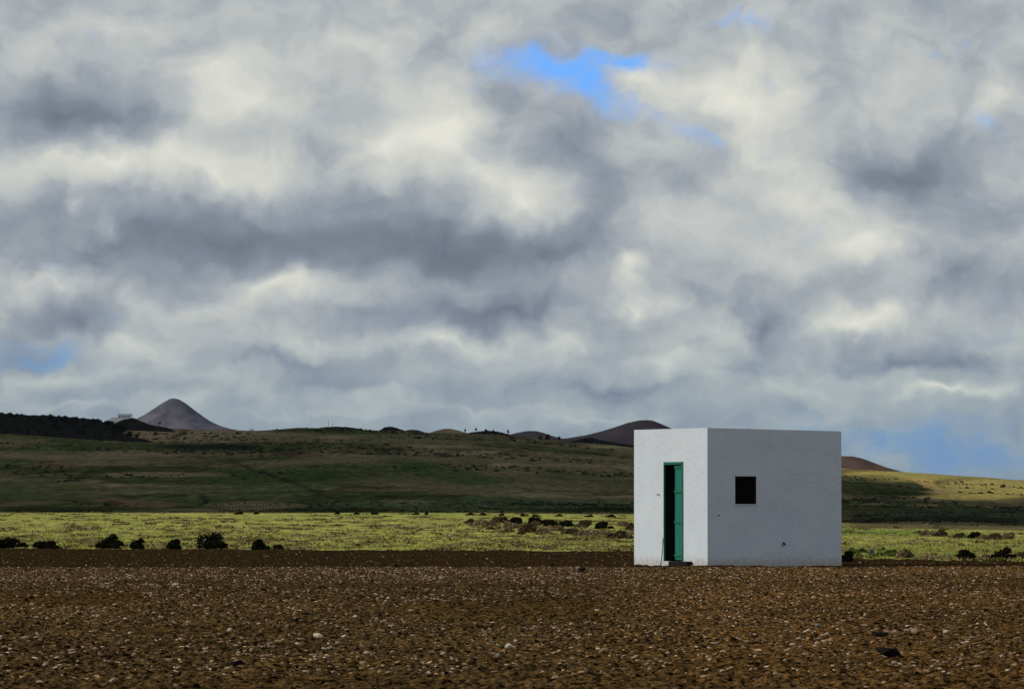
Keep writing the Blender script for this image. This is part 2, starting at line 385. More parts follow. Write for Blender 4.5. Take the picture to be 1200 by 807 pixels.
inside_m = noise_mat('shade_dark_interior', [(.3, (.012,.011,.010)), (.7, (.024,.022,.02))], scale=4)  # near-black albedo: the unlit room's darkness is put into the colour
green_m = noise_mat('green_door_paint', [(.3, (.004,.13,.085)), (.7, (.006,.17,.115))], scale=6, stretch=(1,1,.2), rough=.55, spec=.3, bump=.15, bscale=40, bdist=.003)
dgreen_m = noise_mat('green_frame_paint', [(.3, (.004,.10,.06)), (.7, (.006,.13,.08))], scale=6, rough=.6, spec=.3)
TH_W = .22
DY0, DY1, DZ0, DZ1 = 1.03, 1.86, .10, 2.275
WX0, WX1, WZ0, WZ1 = .70, 1.235, 1.34, 1.955
def ztop(x): return 3.0 - .05*max(0, min(1, x/LX))
def wall_grid(us, zs, hole, topf, fmap, bm, mi):
    """faces of a wall panel with one rectangular hole; us, zs break points"""
    V = {}
    for i, u in enumerate(us):
        for j, z in enumerate(zs):
            zz = topf(u) if j == len(zs)-1 else z
            V[i, j] = bm.verts.new(fmap(u, zz))
    for i in range(len(us)-1):
        for j in range(len(zs)-1):
            if hole and hole[0]-1e-6 <= us[i] and us[i+1] <= hole[1]+1e-6 and hole[2]-1e-6 <= zs[j] and zs[j+1] <= hole[3]+1e-6: continue
            f = bm.faces.new([V[i, j], V[i+1, j], V[i+1, j+1], V[i, j+1]]); f.material_index = mi
    return V
bm = bmesh.new()
t = TH_W
# outer skins
wall_grid([0, WX0, WX1, LX], [hz-.3, WZ0, WZ1, 3], (WX0, WX1, WZ0, WZ1), ztop, lambda u, z: (u, 0, z), bm, 0)
wall_grid([0, DY0, DY1, LY], [hz-.3, DZ0, DZ1, 3], (DY0, DY1, DZ0, DZ1), lambda u: 3.0, lambda u, z: (0, u, z), bm, 0)
wall_grid([0, LX], [hz-.3, 3], None, ztop, lambda u, z: (u, LY, z), bm, 0)
wall_grid([0, LY], [hz-.3, 3], None, lambda u: ztop(LX), lambda u, z: (LX, u, z), bm, 0)
# inner skins
wall_grid([t, WX0, WX1, LX-t], [hz-.3, WZ0, WZ1, 3], (WX0, WX1, WZ0, WZ1), ztop, lambda u, z: (u, t, z), bm, 1)
wall_grid([t, DY0, DY1, LY-t], [hz-.3, DZ0, DZ1, 3], (DY0, DY1, DZ0, DZ1), lambda u: ztop(t), lambda u, z: (t, u, z), bm, 1)
wall_grid([t, LX-t], [hz-.3, 3], None, ztop, lambda u, z: (u, LY-t, z), bm, 1)
wall_grid([t, LY-t], [hz-.3, 3], None, lambda u: ztop(LX-t), lambda u, z: (LX-t, u, z), bm, 1)
# tops and reveals
def quad(pts, mi=0):
    f = bm.faces.new([bm.verts.new(p) for p in pts]); f.material_index = mi
zt = ztop
quad([(0,0,zt(0)),(LX,0,zt(LX)),(LX-t,t,zt(LX-t)),(t,t,zt(t))]); quad([(0,0,3),(t,t,zt(t)),(t,LY-t,zt(t)),(0,LY,3)])
quad([(0,LY,3),(t,LY-t,zt(t)),(LX-t,LY-t,zt(LX-t)),(LX,LY,zt(LX))]); quad([(LX,LY,zt(LX)),(LX-t,LY-t,zt(LX-t)),(LX-t,t,zt(LX-t)),(LX,0,zt(LX))])
for (a0, a1) in (((WX0,WZ0),(WX1,WZ0)),((WX1,WZ0),(WX1,WZ1)),((WX1,WZ1),(WX0,WZ1)),((WX0,WZ1),(WX0,WZ0))):
    quad([(a0[0],0,a0[1]),(a1[0],0,a1[1]),(a1[0],t,a1[1]),(a0[0],t,a0[1])], 1)  # window reveal shade painted in with the near-black interior colour
for (a0, a1) in (((DY0,DZ0),(DY1,DZ0)),((DY1,DZ0),(DY1,DZ1)),((DY1,DZ1),(DY0,DZ1)),((DY0,DZ1),(DY0,DZ0))):
    quad([(0,a0[0],a0[1]),(0,a1[0],a1[1]),(t,a1[0],a1[1]),(t,a0[0],a0[1])], 1)  # door reveals carry the same painted shade
bmesh.ops.remove_doubles(bm, verts=bm.verts, dist=1e-4)
es = [e for e in bm.edges if len(e.link_faces) == 2 and e.link_faces[0].material_index == 0 and e.link_faces[1].material_index == 0 and e.calc_face_angle(0) > .8]
bmesh.ops.bevel(bm, geom=es, offset=.012, segments=3, affect='EDGES', profile=.5)
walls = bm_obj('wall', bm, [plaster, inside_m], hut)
box_obj('roof', (t+.002, LX-t-.002, t+.002, LY-t-.002, 2.66, 2.78), [inside_m], hut)
box_obj('floor', (t+.002, LX-t-.002, t+.002, LY-t-.002, -.05, .07), [inside_m], hut)
# window frame, thin sill, and a black board standing in for the opening's darkness
bm = bmesh.new(); fw = .025
box_bm(bm, WX0+.003, WX0+fw, .03, .07, WZ0+.003, WZ1-.003); box_bm(bm, WX1-fw, WX1-.003, .03, .07, WZ0+.003, WZ1-.003)
box_bm(bm, WX0+fw+.001, WX1-fw-.001, .03, .07, WZ1-fw, WZ1-.003); box_bm(bm, WX0+fw+.001, WX1-fw-.001, .03, .07, WZ0+.003, WZ0+fw)
win = bm_obj('window', bm, inside_m, hut)
winfill_m = noise_mat('window_dark_fill', [(.3, (.004,.004,.004)), (.7, (.008,.008,.008))], scale=10, rough=.95, spec=0.02)
sh = box_obj('dark_fill', (WX0+fw+.002, WX1-fw-.002, .045, .055, WZ0+fw+.002, WZ1-fw-.002), winfill_m, win)
box_obj('window_sill', (WX0-.015, WX1+.015, -.012, .028, WZ0-.02, WZ0+.008), plaster, hut, bevel=.004)
# door: frame, right leaf closed, left leaf folded inwards
door = empty('door', (0, 0, 0)); door.parent = hut
bm = bmesh.new()
box_bm(bm, -.02, .03, DY0+.001, DY0+.05, DZ0+.002, DZ1-.002)
box_bm(bm, -.02, .02, DY1-.032, DY1-.001, DZ0+.002, DZ1-.002)
box_bm(bm, -.025, .03, DY0+.051, DY1-.033, DZ1-.06, DZ1-.002)
bm_obj('door_frame', bm, dgreen_m, door)
def leaf(parent, y0, y1, x0, th=.035):
    l = box_obj('door_leaf', (x0, x0+th, y0, y1, DZ0+.03, DZ1-.075), green_m, parent, bevel=.003)
    for z in (.20, .93, 1.60, 2.13):
        box_obj('rail', (x0-.028, x0-.0005, y0+.004, y1-.004, z, z+.05), dgreen_m, l, bevel=.002)
    return l
mid = 1.44
leaf(door, DY0+.052, mid, .032)
# folded leaf: turned 90 degrees inwards at the far jamb
l2 = leaf(door, 0.0, .36, 0.0)
l2.location = (.26, DY1-.02, 0); l2.rotation_euler = (0, 0, math.radians(-9))
step_m = noise_mat('dark_stone', [(.3, (.006,.006,.006)), (.7, (.015,.014,.013))], scale=12, rough=.95, bump=.5)
box_obj('doorstep', (-.14, -.005, .64, 1.45, -.06, .10), step_m, hut, bevel=.015)
box_obj('threshold', (-.06, .21, 1.47, DY1, -.02, .098), plaster, hut, bevel=.01)
bm = bmesh.new()
for p in ((1.93, .50, .022), (1.96, .47, .016), (1.90, .455, .012)):
    m4 = Matrix.Translation((p[0], -.012, p[1])) @ Matrix.Rotation(math.pi/2, 4, 'X')
    bmesh.ops.create_cone(bm, cap_ends=True, segments=8, radius1=p[2], radius2=p[2]*.8, depth=.05, matrix=m4)
bm_obj('pipe_stub', bm, step_m, hut)
bm = bmesh.new(); bmesh.ops.create_cone(bm, cap_ends=True, segments=8, radius1=.012, radius2=.008, depth=.06, matrix=Matrix.Translation((.28, -.02, 1.11)) @ Matrix.Rotation(math.pi/2, 4, 'X'))
bm_obj('nail', bm, step_m, hut)
bm = bmesh.new(); bmesh.ops.create_cone(bm, cap_ends=True, segments=8, radius1=.012, radius2=.008, depth=.08, matrix=Matrix.Translation((-.03, 2.06, 1.56)) @ Matrix.Rotation(math.pi/2, 4, 'Y'))
bm_obj('nail', bm, step_m, hut)
# green lath leaning by the door (own thing, a strip with a slight curve)
bm = bmesh.new(); prev = None
hm = Matrix.Translation(HUT) @ Matrix.Rotation(HA, 4, 'Z')
for i in range(9):
    z = -.02 + .62*i/8; off = .07*(1-i/8)**2
    ring = [bm.verts.new(p) for p in ((-.03-off*.6, 1.866+off*.6, z), (-.03-off*.6, 1.884+off*.6, z), (-.018-off*.6, 1.884+off*.6, z), (-.018-off*.6, 1.866+off*.6, z))]
    if prev:
        for q in range(4): bm.faces.new([prev[q], prev[(q+1) % 4], ring[(q+1) % 4], ring[q]])
    else: bm.faces.new(ring[::-1])
    prev = ring
bm.faces.new(prev)
st = bm_obj('wooden_lath', bm, dgreen_m); st.matrix_world = hm
tag(st, 'thin green lath leaning against the hut at the left foot of the door', 'lath')

# ------------------------------------------------------------------ stones
t_ = (1+5**.5)/2
ICO_V = np.array([(-1,t_,0),(1,t_,0),(-1,-t_,0),(1,-t_,0),(0,-1,t_),(0,1,t_),(0,-1,-t_),(0,1,-t_),(t_,0,-1),(t_,0,1),(-t_,0,-1),(-t_,0,1)], float)
ICO_V /= np.linalg.norm(ICO_V[0])
ICO_F = np.array([(0,11,5),(0,5,1),(0,1,7),(0,7,10),(0,10,11),(1,5,9),(5,11,4),(11,10,2),(10,7,6),(7,1,8),(3,9,4),(3,4,2),(3,2,6),(3,6,8),(3,8,9),(4,9,5),(2,4,11),(6,2,10),(8,6,7),(9,8,1)])
def swarm(name, X, Y, size, flat, cols, sink=.3, zadd=None, jit=.28, aspect=1.0):
    n = len(X)
    V = ICO_V[None]*(1+jit*(rng.random((n, 12, 1))*2-1))
    s = size[:, None]*np.stack([1+aspect*rng.random(n), .7+.3*rng.random(n), flat*(.7+.6*rng.random(n))], -1)
    V = V*s[:, None, :]
    a = rng.random(n)*6.283; ca, sa = np.cos(a)[:, None], np.sin(a)[:, None]
    # tilt
    b_ = (rng.random(n)-.5)*.9; cb, sb = np.cos(b_)[:, None], np.sin(b_)[:, None]
    x, y, z = V[..., 0], V[..., 1], V[..., 2]
    x, z = x*cb+z*sb, -x*sb+z*cb
    x, y = x*ca-y*sa, x*sa+y*ca
    gz = ground_z(X, Y) + (0 if zadd is None else zadd)
    P = np.stack([x+X[:, None], y+Y[:, None], z+gz[:, None]+(s[:, 2]*(1-2*sink))[:, None]], -1)
    Fa = ICO_F[None]+np.arange(n)[:, None, None]*12
    return np_mesh(name, P.reshape(-1, 3), Fa.reshape(-1, 3), False, np.repeat(cols, 12, 0))

def clod_h(X, Y): return .036*fbm(X*3.2, Y*2.2, 21, 4, .62) + .040*np.abs(fbm(X*9, Y*6, 31, 3, .6)) + .02*fbm(X*.9, Y*.5, 41, 2)
def scatter(n, d0, d1, half=.108, pad=1.2, pw=1.0):
    D = np.sqrt(d0*d0+(d1*d1-d0*d0)*rng.random(n)) if pw == 1 else d0+(d1-d0)*rng.random(n)
    return (rng.random(n)*2-1)*(D*half+pad), D
rock_m = noise_mat('stone', [(.3, (.75,.75,.75)), (.7, (1.1,1.1,1.1))], scale=25, rough=.9, attr=True, bump=.4, bscale=60, bdist=.01, spec=.04)
PAL = np.array([(.54,.36,.21),(.62,.45,.30),(.42,.25,.13),(.50,.29,.17),(.70,.54,.38),(.24,.15,.07)])
# brown clods
X, Y = scatter(100000, 34, 107.5)
m = vn(X*.5, Y*.3, 66) > .15; X, Y = X[m], Y[m]
sz = .006+.015*rng.random(len(X))**2.4
cc = np.array([.098,.058,.018])*(.03+1.3*rng.random((len(X), 1)))*(1+.2*np.clip(X/np.maximum(Y,1)*12, 0, 1))[:, None]  # near-black share of the clods adds crevice shade by colour
cl = link_mesh('soil_clods', swarm('soil_clods', X, Y, sz, .55, cc, .3, clod_h(X, Y), jit=.35), rock_m)
tag(cl, 'loose brown clods of soil all over the ploughed field', 'soil', kind='stuff')
# pale gravel
X, Y = scatter(90000, 34, 107.8)
m = (vn(X*.35+9, Y*.2, 67) > .22) | (Y > 95); X, Y = X[m], Y[m]
sz = (.004+.018*rng.random(len(X))**3.5)
cc = PAL[rng.integers(0, 6, len(X))]*(.55+.55*rng.random((len(X), 1)))
X3, Y3 = scatter(9000, 86, 107.8); X = np.concatenate([X, X3]); Y = np.concatenate([Y, Y3])
sz = np.concatenate([sz, .006+.022*rng.random(9000)**3]); cc = np.concatenate([cc, PAL[rng.integers(0, 6, 9000)]*(.55+.55*rng.random((9000, 1)))])
X2, Y2 = scatter(2200, 108, 150); X2m = Y2 < np.interp(CX+F*X2/Y2, XE, DE)-1; X2, Y2 = X2[X2m], Y2[X2m]
sz2 = .009+.018*rng.random(len(X2))**3; cc2 = PAL[rng.integers(0, 6, len(X2))]*(.5+.5*rng.random((len(X2), 1)))
XX = np.concatenate([X, X2]); YY = np.concatenate([Y, Y2])
gv = link_mesh('gravel', swarm('gravel', XX, YY, np.concatenate([sz, sz2]), .42, np.concatenate([cc, cc2]), .25, clod_h(XX, YY)), rock_m)
tag(gv, 'pale pebbles scattered through the ploughed soil', 'gravel', kind='stuff')

# individual stones
def rock_mesh(seed, lumpy=.32):
    bm = bmesh.new(); bmesh.ops.create_icosphere(bm, subdivisions=2, radius=1)
    r = random.Random(seed); fs = [(Vector((r.uniform(-1,1), r.uniform(-1,1), r.uniform(-1,1))).normalized(), r.uniform(.45,.9)) for _ in range(13)]
    for v in bm.verts:
        k_ = 1.0
        for d, h in fs:                      # chip flat facets off a ball
            q = v.co.normalized().dot(d)
            if q*k_ > h: k_ = h/q
        v.co = v.co*k_*(1+lumpy*.3*r.uniform(-1, 1))
    me = bpy.data.meshes.new('stone'); bm.to_mesh(me); bm.free()
    return me
base_cols = {'pale': (.56,.42,.28), 'cream': (.70,.58,.42), 'tan': (.44,.28,.15), 'pink': (.48,.30,.20), 'brown': (.22,.12,.065), 'dark': (.016,.013,.010), 'grey': (.30,.26,.21), 'red': (.16,.075,.05)}
rmats = {}
for k_, cc_ in base_cols.items():
    rmats[k_] = noise_mat(k_+'_stone', [(.3, tuple(v*.72 for v in cc_)), (.7, tuple(min(v*1.12, .8) for v in cc_))], scale=3.5, rough=.92, bump=.5, bscale=9, bdist=.08, spec=.04)
rmeshes = {k_: [] for k_ in rmats}
for k_ in rmats:
    for i in range(7):
        me = rock_mesh(hash_ := (sum(map(ord, k_))*31+i)); me.materials.append(rmats[k_]); rmeshes[k_].append(me)
def put_rock(p, w, kind, label, group=None, flat=.6, name='stone'):
    o = bpy.data.objects.new(name, random.choice(rmeshes[kind])); COL.objects.link(o)
    h = w*flat*random.uniform(.85, 1.15)
    o.scale = (w*.5*random.uniform(.95, 1.05), w*.5*random.uniform(.7, 1.0), h*.5)
    o.rotation_euler = (random.uniform(-.25, .25), random.uniform(-.25, .25), random.uniform(-.5, .5)+random.choice((0, math.pi)))
    zg = float(ground_z(p.x, p.y)+clod_h(np.array(p.x), np.array(p.y)))
    o.location = (p.x, p.y, zg+h*.22)
    tag(o, label, 'stone', group)
    return o
NOT = [
 (206,689,11,'pale','pale flat stone in the upper left of the field below the leftmost cone'),
 (247,691,6,'pale','small pale stone right of the flat stone in the upper left field'),
 (213,752,13,'pink','pinkish stone lying alone in the lower left of the field'),
 (373,749,15,'cream','large cream stone in the lower field left of the middle'),
 (397,752,8,'pale','pale upright stone at the right side of the large cream stone'),
 (278,781,29,'dark','big black lump of rock near the lower left edge of the field'),
 (267,786,9,'cream','cream stone at the left foot of the big black lower left rock'),
 (501,692,7,'cream','small white stone standing alone in the middle of the upper field'),
 (647,665,8,'dark','small black rock on the field crest left of the hut'),
 (682,670,15,'dark','flat black rock on the field crest close to the left of the hut'),
 (671,673,7,'tan','tan stone touching the left end of the flat black rock on the crest'),
 (463,664,8,'dark','small black rock on the far crest near the middle of the field'),
 (460,736,10,'pale','pale stone in the middle left of the field above the lower edge'),
 (596,760,15,'cream','long cream stone in the lower middle of the field'),
 (584,771,11,'grey','grey stone just below left of the long cream stone'),
 (599,744,6,'tan','small tan stone above the long cream stone'),
 (697,737,17,'red','dark reddish stone in the field left below the hut'),
 (700,717,10,'pale','pale stone above the dark reddish stone left below the hut'),
 (707,763,12,'tan','upright tan stone in the lower field left below the hut'),
 (743,772,10,'cream','cream stone right of the upright tan stone in the lower field'),
 (749,685,7,'tan','tan stone just in front of the hut left corner'),
 (808,680,11,'tan','tan stone in front of the hut door corner'),
 (852,716,9,'dark','small dark rock in the field below the hut window'),
 (887,757,15,'dark','dark wedge shaped rock in the lower field below the hut'),
 (826,758,9,'dark','dark rock left of the wedge shaped rock below the hut'),
 (1042,771,38,'dark','largest black rock, low in the right part of the field'),
 (1031,748,26,'dark','long dark rock just behind the largest black rock on the right'),
 (1062,741,9,'tan','tan stone left of the rounded tan stone at right'),
 (1071,745,13,'tan','rounded tan stone between the long dark rock and the white stone at right'),
 (1108,743,14,'cream','bright white stone with a dark side in the right part of the field'),
 (958,737,9,'grey','grey stone in the right middle of the field'),
 (928,737,7,'tan','small tan stone left of the grey stone in the right middle of the field'),
 (1168,757,15,'brown','brown stone at the right edge of the field'),
 (1181,759,10,'dark','dark stone touching the brown stone at the right edge'),
 (1085,790,11,'tan','tan stone at the very bottom of the field on the right'),
 (1100,785,8,'pale','pale stone just right above the bottom tan stone on the right'),
 (1056,789,7,'grey','greyish stone at the bottom right, left of the bottom tan stone'),
 (962,770,7,'tan','tan stone low in the field straight below the hut right corner'),
 (1178,790,9,'tan','tan stone in the bottom right corner of the field'),
 (1099,736,7,'brown','brown stone just above the bright white stone'),
 (979,663.3,7,'dark','black rock at the foot of the hut right corner'),
 (771,663.2,7,'dark','dark rock at the foot of the wall left of the door'),
 (847,663.4,5,'dark','small dark rock at the foot of the window wall near the front corner'),
]
for i, (px, py, w, kd, lab) in enumerate(NOT):
    p = at(px, py) if py > 664 else Vector(((px-CX)/F*108.6, 108.6, 0))
    if py <= 664: p.z = float(ground_z(p.x, p.y))
    put_rock(p, w*p.y/F, kd, lab, flat=.45 if kd == 'dark' and w > 12 else .62)
LAB = {'pale': 'small pale stone among the many lying in the brown ploughed soil', 'tan': 'small tan stone among the many lying in the brown ploughed soil',
       'cream': 'small cream stone among the many lying in the brown ploughed soil', 'brown': 'small brown stone among the many lying in the brown ploughed soil', 'dark': 'small dark rock among the paler stones of the ploughed soil', 'pink': 'small pinkish stone among the many lying in the brown ploughed soil'}
kinds = ['pale']*6+['tan']*9+['cream']*1+['brown']*7+['dark']*5+['pink']*3
for i in range(257):
    px = random.uniform(-5, 1205); py = 664+143*random.random()**.75
    p = at(px, py); kd = random.choice(kinds)
    w = (random.uniform(4, 5.5)+(py-664)/140*4.5)*random.uniform(.8, 1.25)
    put_rock(p, w*p.y/F, kd, LAB[kd], kd+' stones strewn over the ploughed field')

# ------------------------------------------------------------------ bushes and plants
leaf_dark = tint_mat('bush_leaves', var=.45, scale=4)
def leaves_arrays(n, rx, ry, rz, lumps, leaf, cols, seed, up=.35, core=.35):
    """small leaf quads spread over the outer volume of several lumps"""
    r = np.random.default_rng(seed)
    k = r.integers(0, len(lumps), n)
    Lc = np.array([l[:3] for l in lumps])[k]; Lr = np.array([l[3] for l in lumps])[k]
    d = r.normal(size=(n, 3)); d /= np.linalg.norm(d, axis=1)[:, None]; d[:, 2] = np.abs(d[:, 2])*.9+.0-.25*(r.random(n) < .3)
    rad = (core+(1-core)*r.random(n)**.5)*(1+.5*(r.random(n)-.35))
    P = Lc + d*(Lr*rad)[:, None]
    P = P*np.array([rx, ry, rz]); P[:, 2] = np.abs(P[:, 2])
    a = r.normal(size=(n, 3)); a /= np.linalg.norm(a, axis=1)[:, None]
    b = np.cross(a, r.normal(size=(n, 3))); b /= np.linalg.norm(b, axis=1)[:, None]
    s = leaf*(.5+r.random(n))[:, None]
    V = np.stack([P-a*s, P-b*s*.5, P+a*s, P+b*s*.5], 1)
    c = np.array(cols)[r.integers(0, len(cols), n)]*(.6+.7*r.random((n, 1)))
    return V.reshape(-1, 3), np.arange(n*4).reshape(-1, 4), np.repeat(c, 4, 0)
def stems_arrays(n, rx, ry, rz, seed, th=.012, col=(.05,.035,.025)):
    r = np.random.default_rng(seed+99); V = []; Fa = []
    for i in range(n):
        a = r.random()*6.28; q = r.random()**.5*.8; tip = np.array([math.cos(a)*q*rx, math.sin(a)*q*ry, rz*(.5+.4*r.random())])
        b0 = np.array([math.cos(a), math.sin(a), 0])*.06; mid = (tip+b0)/2+r.normal(size=3)*.05*rz
        k0 = len(V)
        for P, w in ((b0, th), (mid, th*.7), (tip, th*.25)):
            for t3 in range(3): V.append(P+np.array([math.cos(t3*2.09), math.sin(t3*2.09), 0])*w)
        for s_ in (0, 3):
            for t3 in range(3): Fa.append((k0+s_+t3, k0+s_+(t3+1) % 3, k0+s_+3+(t3+1) % 3, k0+s_+3+t3))
    return np.array(V), np.array(Fa), np.tile(np.array(col), (len(V), 1))
def join(parts):
    V = []; Fa = []; C = []; o = 0
    for v, f, c_ in parts:
        V.append(v); Fa.append(f+o); C.append(c_); o += len(v)
    return np.concatenate(V), np.concatenate(Fa), np.concatenate(C)
def lumps_for(seed, n=10, spread=.85):
    r = random.Random(seed); out = []
    for i in range(n):
        a = r.uniform(0, 6.28); q = r.uniform(0, spread)
        R = r.uniform(.2, .42)*(1-q*.3)
        out.append((math.cos(a)*q, math.sin(a)*q, r.uniform(.1, max(.12, .62-q*.5)), R))
    out.append((r.uniform(-.25,.25), 0, .3, .5))
    out.append((r.uniform(-.5,.5), 0, r.uniform(.5,.7), .28))
    return out
CD = [(.012,.016,.008),(.022,.024,.010),(.014,.013,.008),(.04,.036,.016)]
CB = [(.42,.29,.17),(.34,.23,.13),(.48,.35,.21),(.22,.16,.09),(.28,.23,.10)]
CM = [(.08,.075,.03),(.20,.14,.075),(.04,.045,.02),(.30,.21,.12)]
CG = [(.07,.15,.025),(.13,.27,.03),(.03,.05,.015),(.19,.30,.05)]
def bush(px, py, w, h, cols, label, group=None, name='bush', dens=1.0, leaf=.035, cat='bush', seed=None, dmax=2600, stem=True):
    """w,h in reference pixels; py is where it meets the ground"""
    w *= 1.25; h *= 1.28; p = at(px, py, dmax=dmax); k = p.y/F; rx = w*k/2; rz = h*k
    seed = int(px*7+py*13) if seed is None else seed
    lf = max(leaf, 1.1*k)
    n = int(min(5500, dens*6.5*(w*h)*(1.1*k/lf)**2*2.2+60))
    o = empty(name, (p.x, p.y, p.z-.02)); tag(o, label, cat, group)
    V, Fa, C = leaves_arrays(n, rx*.95, rx*.8, rz*.92, lumps_for(seed), lf, cols, seed)
    link_mesh('foliage', np_mesh('foliage', V, Fa, False, C), leaf_dark, o)
    if stem:
        V, Fa, C = stems_arrays(12, rx, rx*.8, rz, seed, th=max(.012, .25*k))
        link_mesh('stems', np_mesh('stems', V, Fa, False, C), leaf_dark, o)
    return o
FE = 'dark bushes along the far edge of the ploughed field'
for a in [(8,643.0,44,15,'wide dark bush cut by the left edge of the picture, on the field edge'),
          (50,643.0,34,11,'low dark bush second from the left edge on the field edge'),
          (129,643.2,30,16,'round dark bush, third from the left on the field edge'),
          (161,643.4,19,12,'small dark bush just right of the third bush on the field edge'),
          (204,643.6,21,13,'small round dark bush alone between the small one and the largest on the field edge'),
          (243,643.7,47,21,'largest dark bush on the left field edge with pale flowers in it'),
          (305,644,22,13,'small dark bush right of the largest one on the field edge'),
          (326,644,15,7,'tiny low bush at the right end of the dark row on the field edge')]:
    bush(a[0], a[1], a[2], a[3], CD, a[4], FE, dens=1.5)
# pale flowers in the largest bush
p = at(246, 644.2); k = p.y/F
fl_m = noise_mat('pale_flowers', [(.3, (.45,.42,.45)), (.7, (.62,.6,.62))], scale=9)
r_ = np.random.default_rng(5); n = 26
P = np.stack([r_.normal(0, 4.0, n)*k, r_.normal(-7*k, .05, n), (8+r_.normal(0, 2.6, n)-np.abs(r_.normal(0, 1, n)))*k], -1)
a_ = r_.normal(size=(n, 3)); a_ /= np.linalg.norm(a_, axis=1)[:, None]; b_ = np.cross(a_, r_.normal(size=(n, 3))); b_ /= np.linalg.norm(b_, axis=1)[:, None]
V = np.stack([P-a_*.03, P-b_*.022, P+a_*.03, P+b_*.022], 1).reshape(-1, 3)
big = [o for o in bpy.data.objects if o.get('label', '').startswith('largest dark bush')][0]
fo = link_mesh('flowers', np_mesh('flowers', V, np.arange(n*4).reshape(-1, 4)), fl_m, big)
# middle scrub behind the hut's left side
MB = 'brown and dark scrub bushes in the middle of the meadow left of the hut'
mid_b = [(552,613.5,15,6,CM,'dark bush at the left end of the scrub row'),(560,616,20,8,CB,'brown bush near the left end of the scrub row'),(573,617,20,8,CB,'brown bush right of the leftmost bushes of the scrub row'),
 (583,613,18,8,CM,'dark topped bush in the back of the scrub row, left part'),(590,611,16,5,CD,'small dark bush at the back of the scrub row, left part'),(600,619,22,8,CB,'round brown bush below the first dark ones'),
 (619,624,30,13,CM,'big dark round bush at the front of the scrub row, left of its middle'),(604,614.5,20,8,CD,'dark bush directly behind the round brown bush'),(594,624,18,7,CB,'low brown bush left of the big dark round bush'),
 (629,614,22,9,CD,'dark bush behind the big dark round one'),(645,617.5,22,9,CD,'dark bush right behind the big dark round one'),(637,625,16,7,CB,'low brown bush right of the big dark round one'),
 (662,617,20,8,CD,'dark bush in the middle of the scrub row'),(667,626,26,8,CM,'front bush in the middle of the scrub row with a dark crown'),(652,622,20,7,CB,'tan bush just left of the middle front bush'),
 (685,618,20,9,CM,'grey brown bush behind and right of the middle'),(683,628,26,8,CB,'tan bush at the front right of the middle'),(697,627,24,8,CB,'broad tan bush before the right end of the scrub row'),
 (707,619.5,22,9,CD,'dark bush in the back near the hut'),(712,629,20,6,CB,'low tan bush left of the last dark bush'),(726,631.5,26,10,CM,'dark olive bush at the front close to the hut left wall'),
 (730,616,16,6,CB,'small brown bush in the back near the hut left wall'),(740,621,12,9,CM,'bush half hidden by the hut left wall'),(611,626,10,5,CM,'small bush at the foot of the big dark round one'),
 (575,620.5,9,4,CM,'tiny bush in front of the left brown bushes')]
for x_, y_, w_, h_, c_, l_ in mid_b: bush(x_, y_, w_, h_, c_, l_, MB, dens=1.6, leaf=.05)
# back-row small dark scrub
for i, (x_, y_) in enumerate([(551,603.6),(566,604),(588,604.5),(613,605),(628,605.4),(655,605.2),(690,605.8),(716,606),(500,603),(487,602.8),(418,602.6),(395,602.6),(300,602.4),(280,602.5),(440,602.8)]):
    bush(x_, y_, random.uniform(4, 11), random.uniform(1.8, 3.2), CD, 'small dark shrub in the broken line where the meadow meets the hill', 'small shrubs along the far side of the meadow', name='shrub', dens=2, leaf=.1, cat='shrub', stem=False)
# right of the hut
RB = 'bushes in the meadow right of the hut'
for x_, y_, w_, h_, c_, l_ in [(1085,627.5,18,7,CB,'brown bush at the left end of the row right of the hut'),(1102,628.5,15,9,CM,'dark round bush second in the row right of the hut'),
 (1124,630.5,14,7,CM,'small round bush in the middle of the row right of the hut'),(1143,631,16,9,CD,'dark olive bush right of the middle in the row right of the hut'),(1163,632.5,20,9,CM,'wide olive bush near the picture right edge'),
 (1181,632,20,9,CB,'brown bush nearest the right edge in the far row'),(1152,632,14,6,CB,'low brown bush between the two olive bushes right of the hut'),(1075,625,12,4,CB,'tiny brown bush left of the far row right of the hut'),
 (1132,655,26,11,CD,'dark bush on the field edge well right of the hut'),(1175,655.5,26,13,CD,'dark bush on the field edge in front of the right edge'),(1152,656,22,7,CB,'straw coloured low bush between the two dark ones at right'),
 (1063,654,16,9,CM,'olive bush on the field edge between the green plants and the straw tufts'),(1055,654,20,8,CB,'straw coloured bush beside the olive bush on the field edge'),(1085,655,26,5,CB,'low straw tuft bush on the field edge right of the olive bush'),
 (1105,655,26,5,CB,'low straw tuft bush left of the dark bush on the field edge'),(1196,655,20,10,CM,'olive bush at the very right edge on the field edge')]:
    bush(x_, y_, w_, h_, c_, l_, RB, dens=1.5)
bush(992, 659, 16, 15, CD, 'dark bush tight against the right side of the hut', dens=2)
GP = 'low bright green plants on the field edge right of the hut'
for i, (x_, y_, w_, h_) in enumerate([(1003,651,14,5),(1012,648,12,5),(1029,652,13,5),(1040,650,14,5),(1049,648.5,12,4),(1060,647,12,4),(1008,653,10,4),(1034,646,12,4),(999,646,12,4),(1046,653,14,4),(1024,654,12,4)]):
    bush(x_, y_, w_, h_*1.2, CG, 'low bright green leafy plant among others just right of the hut', GP, name='leafy_plant', cat='plant', dens=1.3, stem=False)
bush(1020, 650.5, 8, 9, [(.42,.45,.52),(.3,.34,.36),(.06,.08,.03),(.5,.52,.58)], 'pale blue grey flowering plant among the green plants right of the hut', name='flowering_plant', cat='plant', dens=1.2)

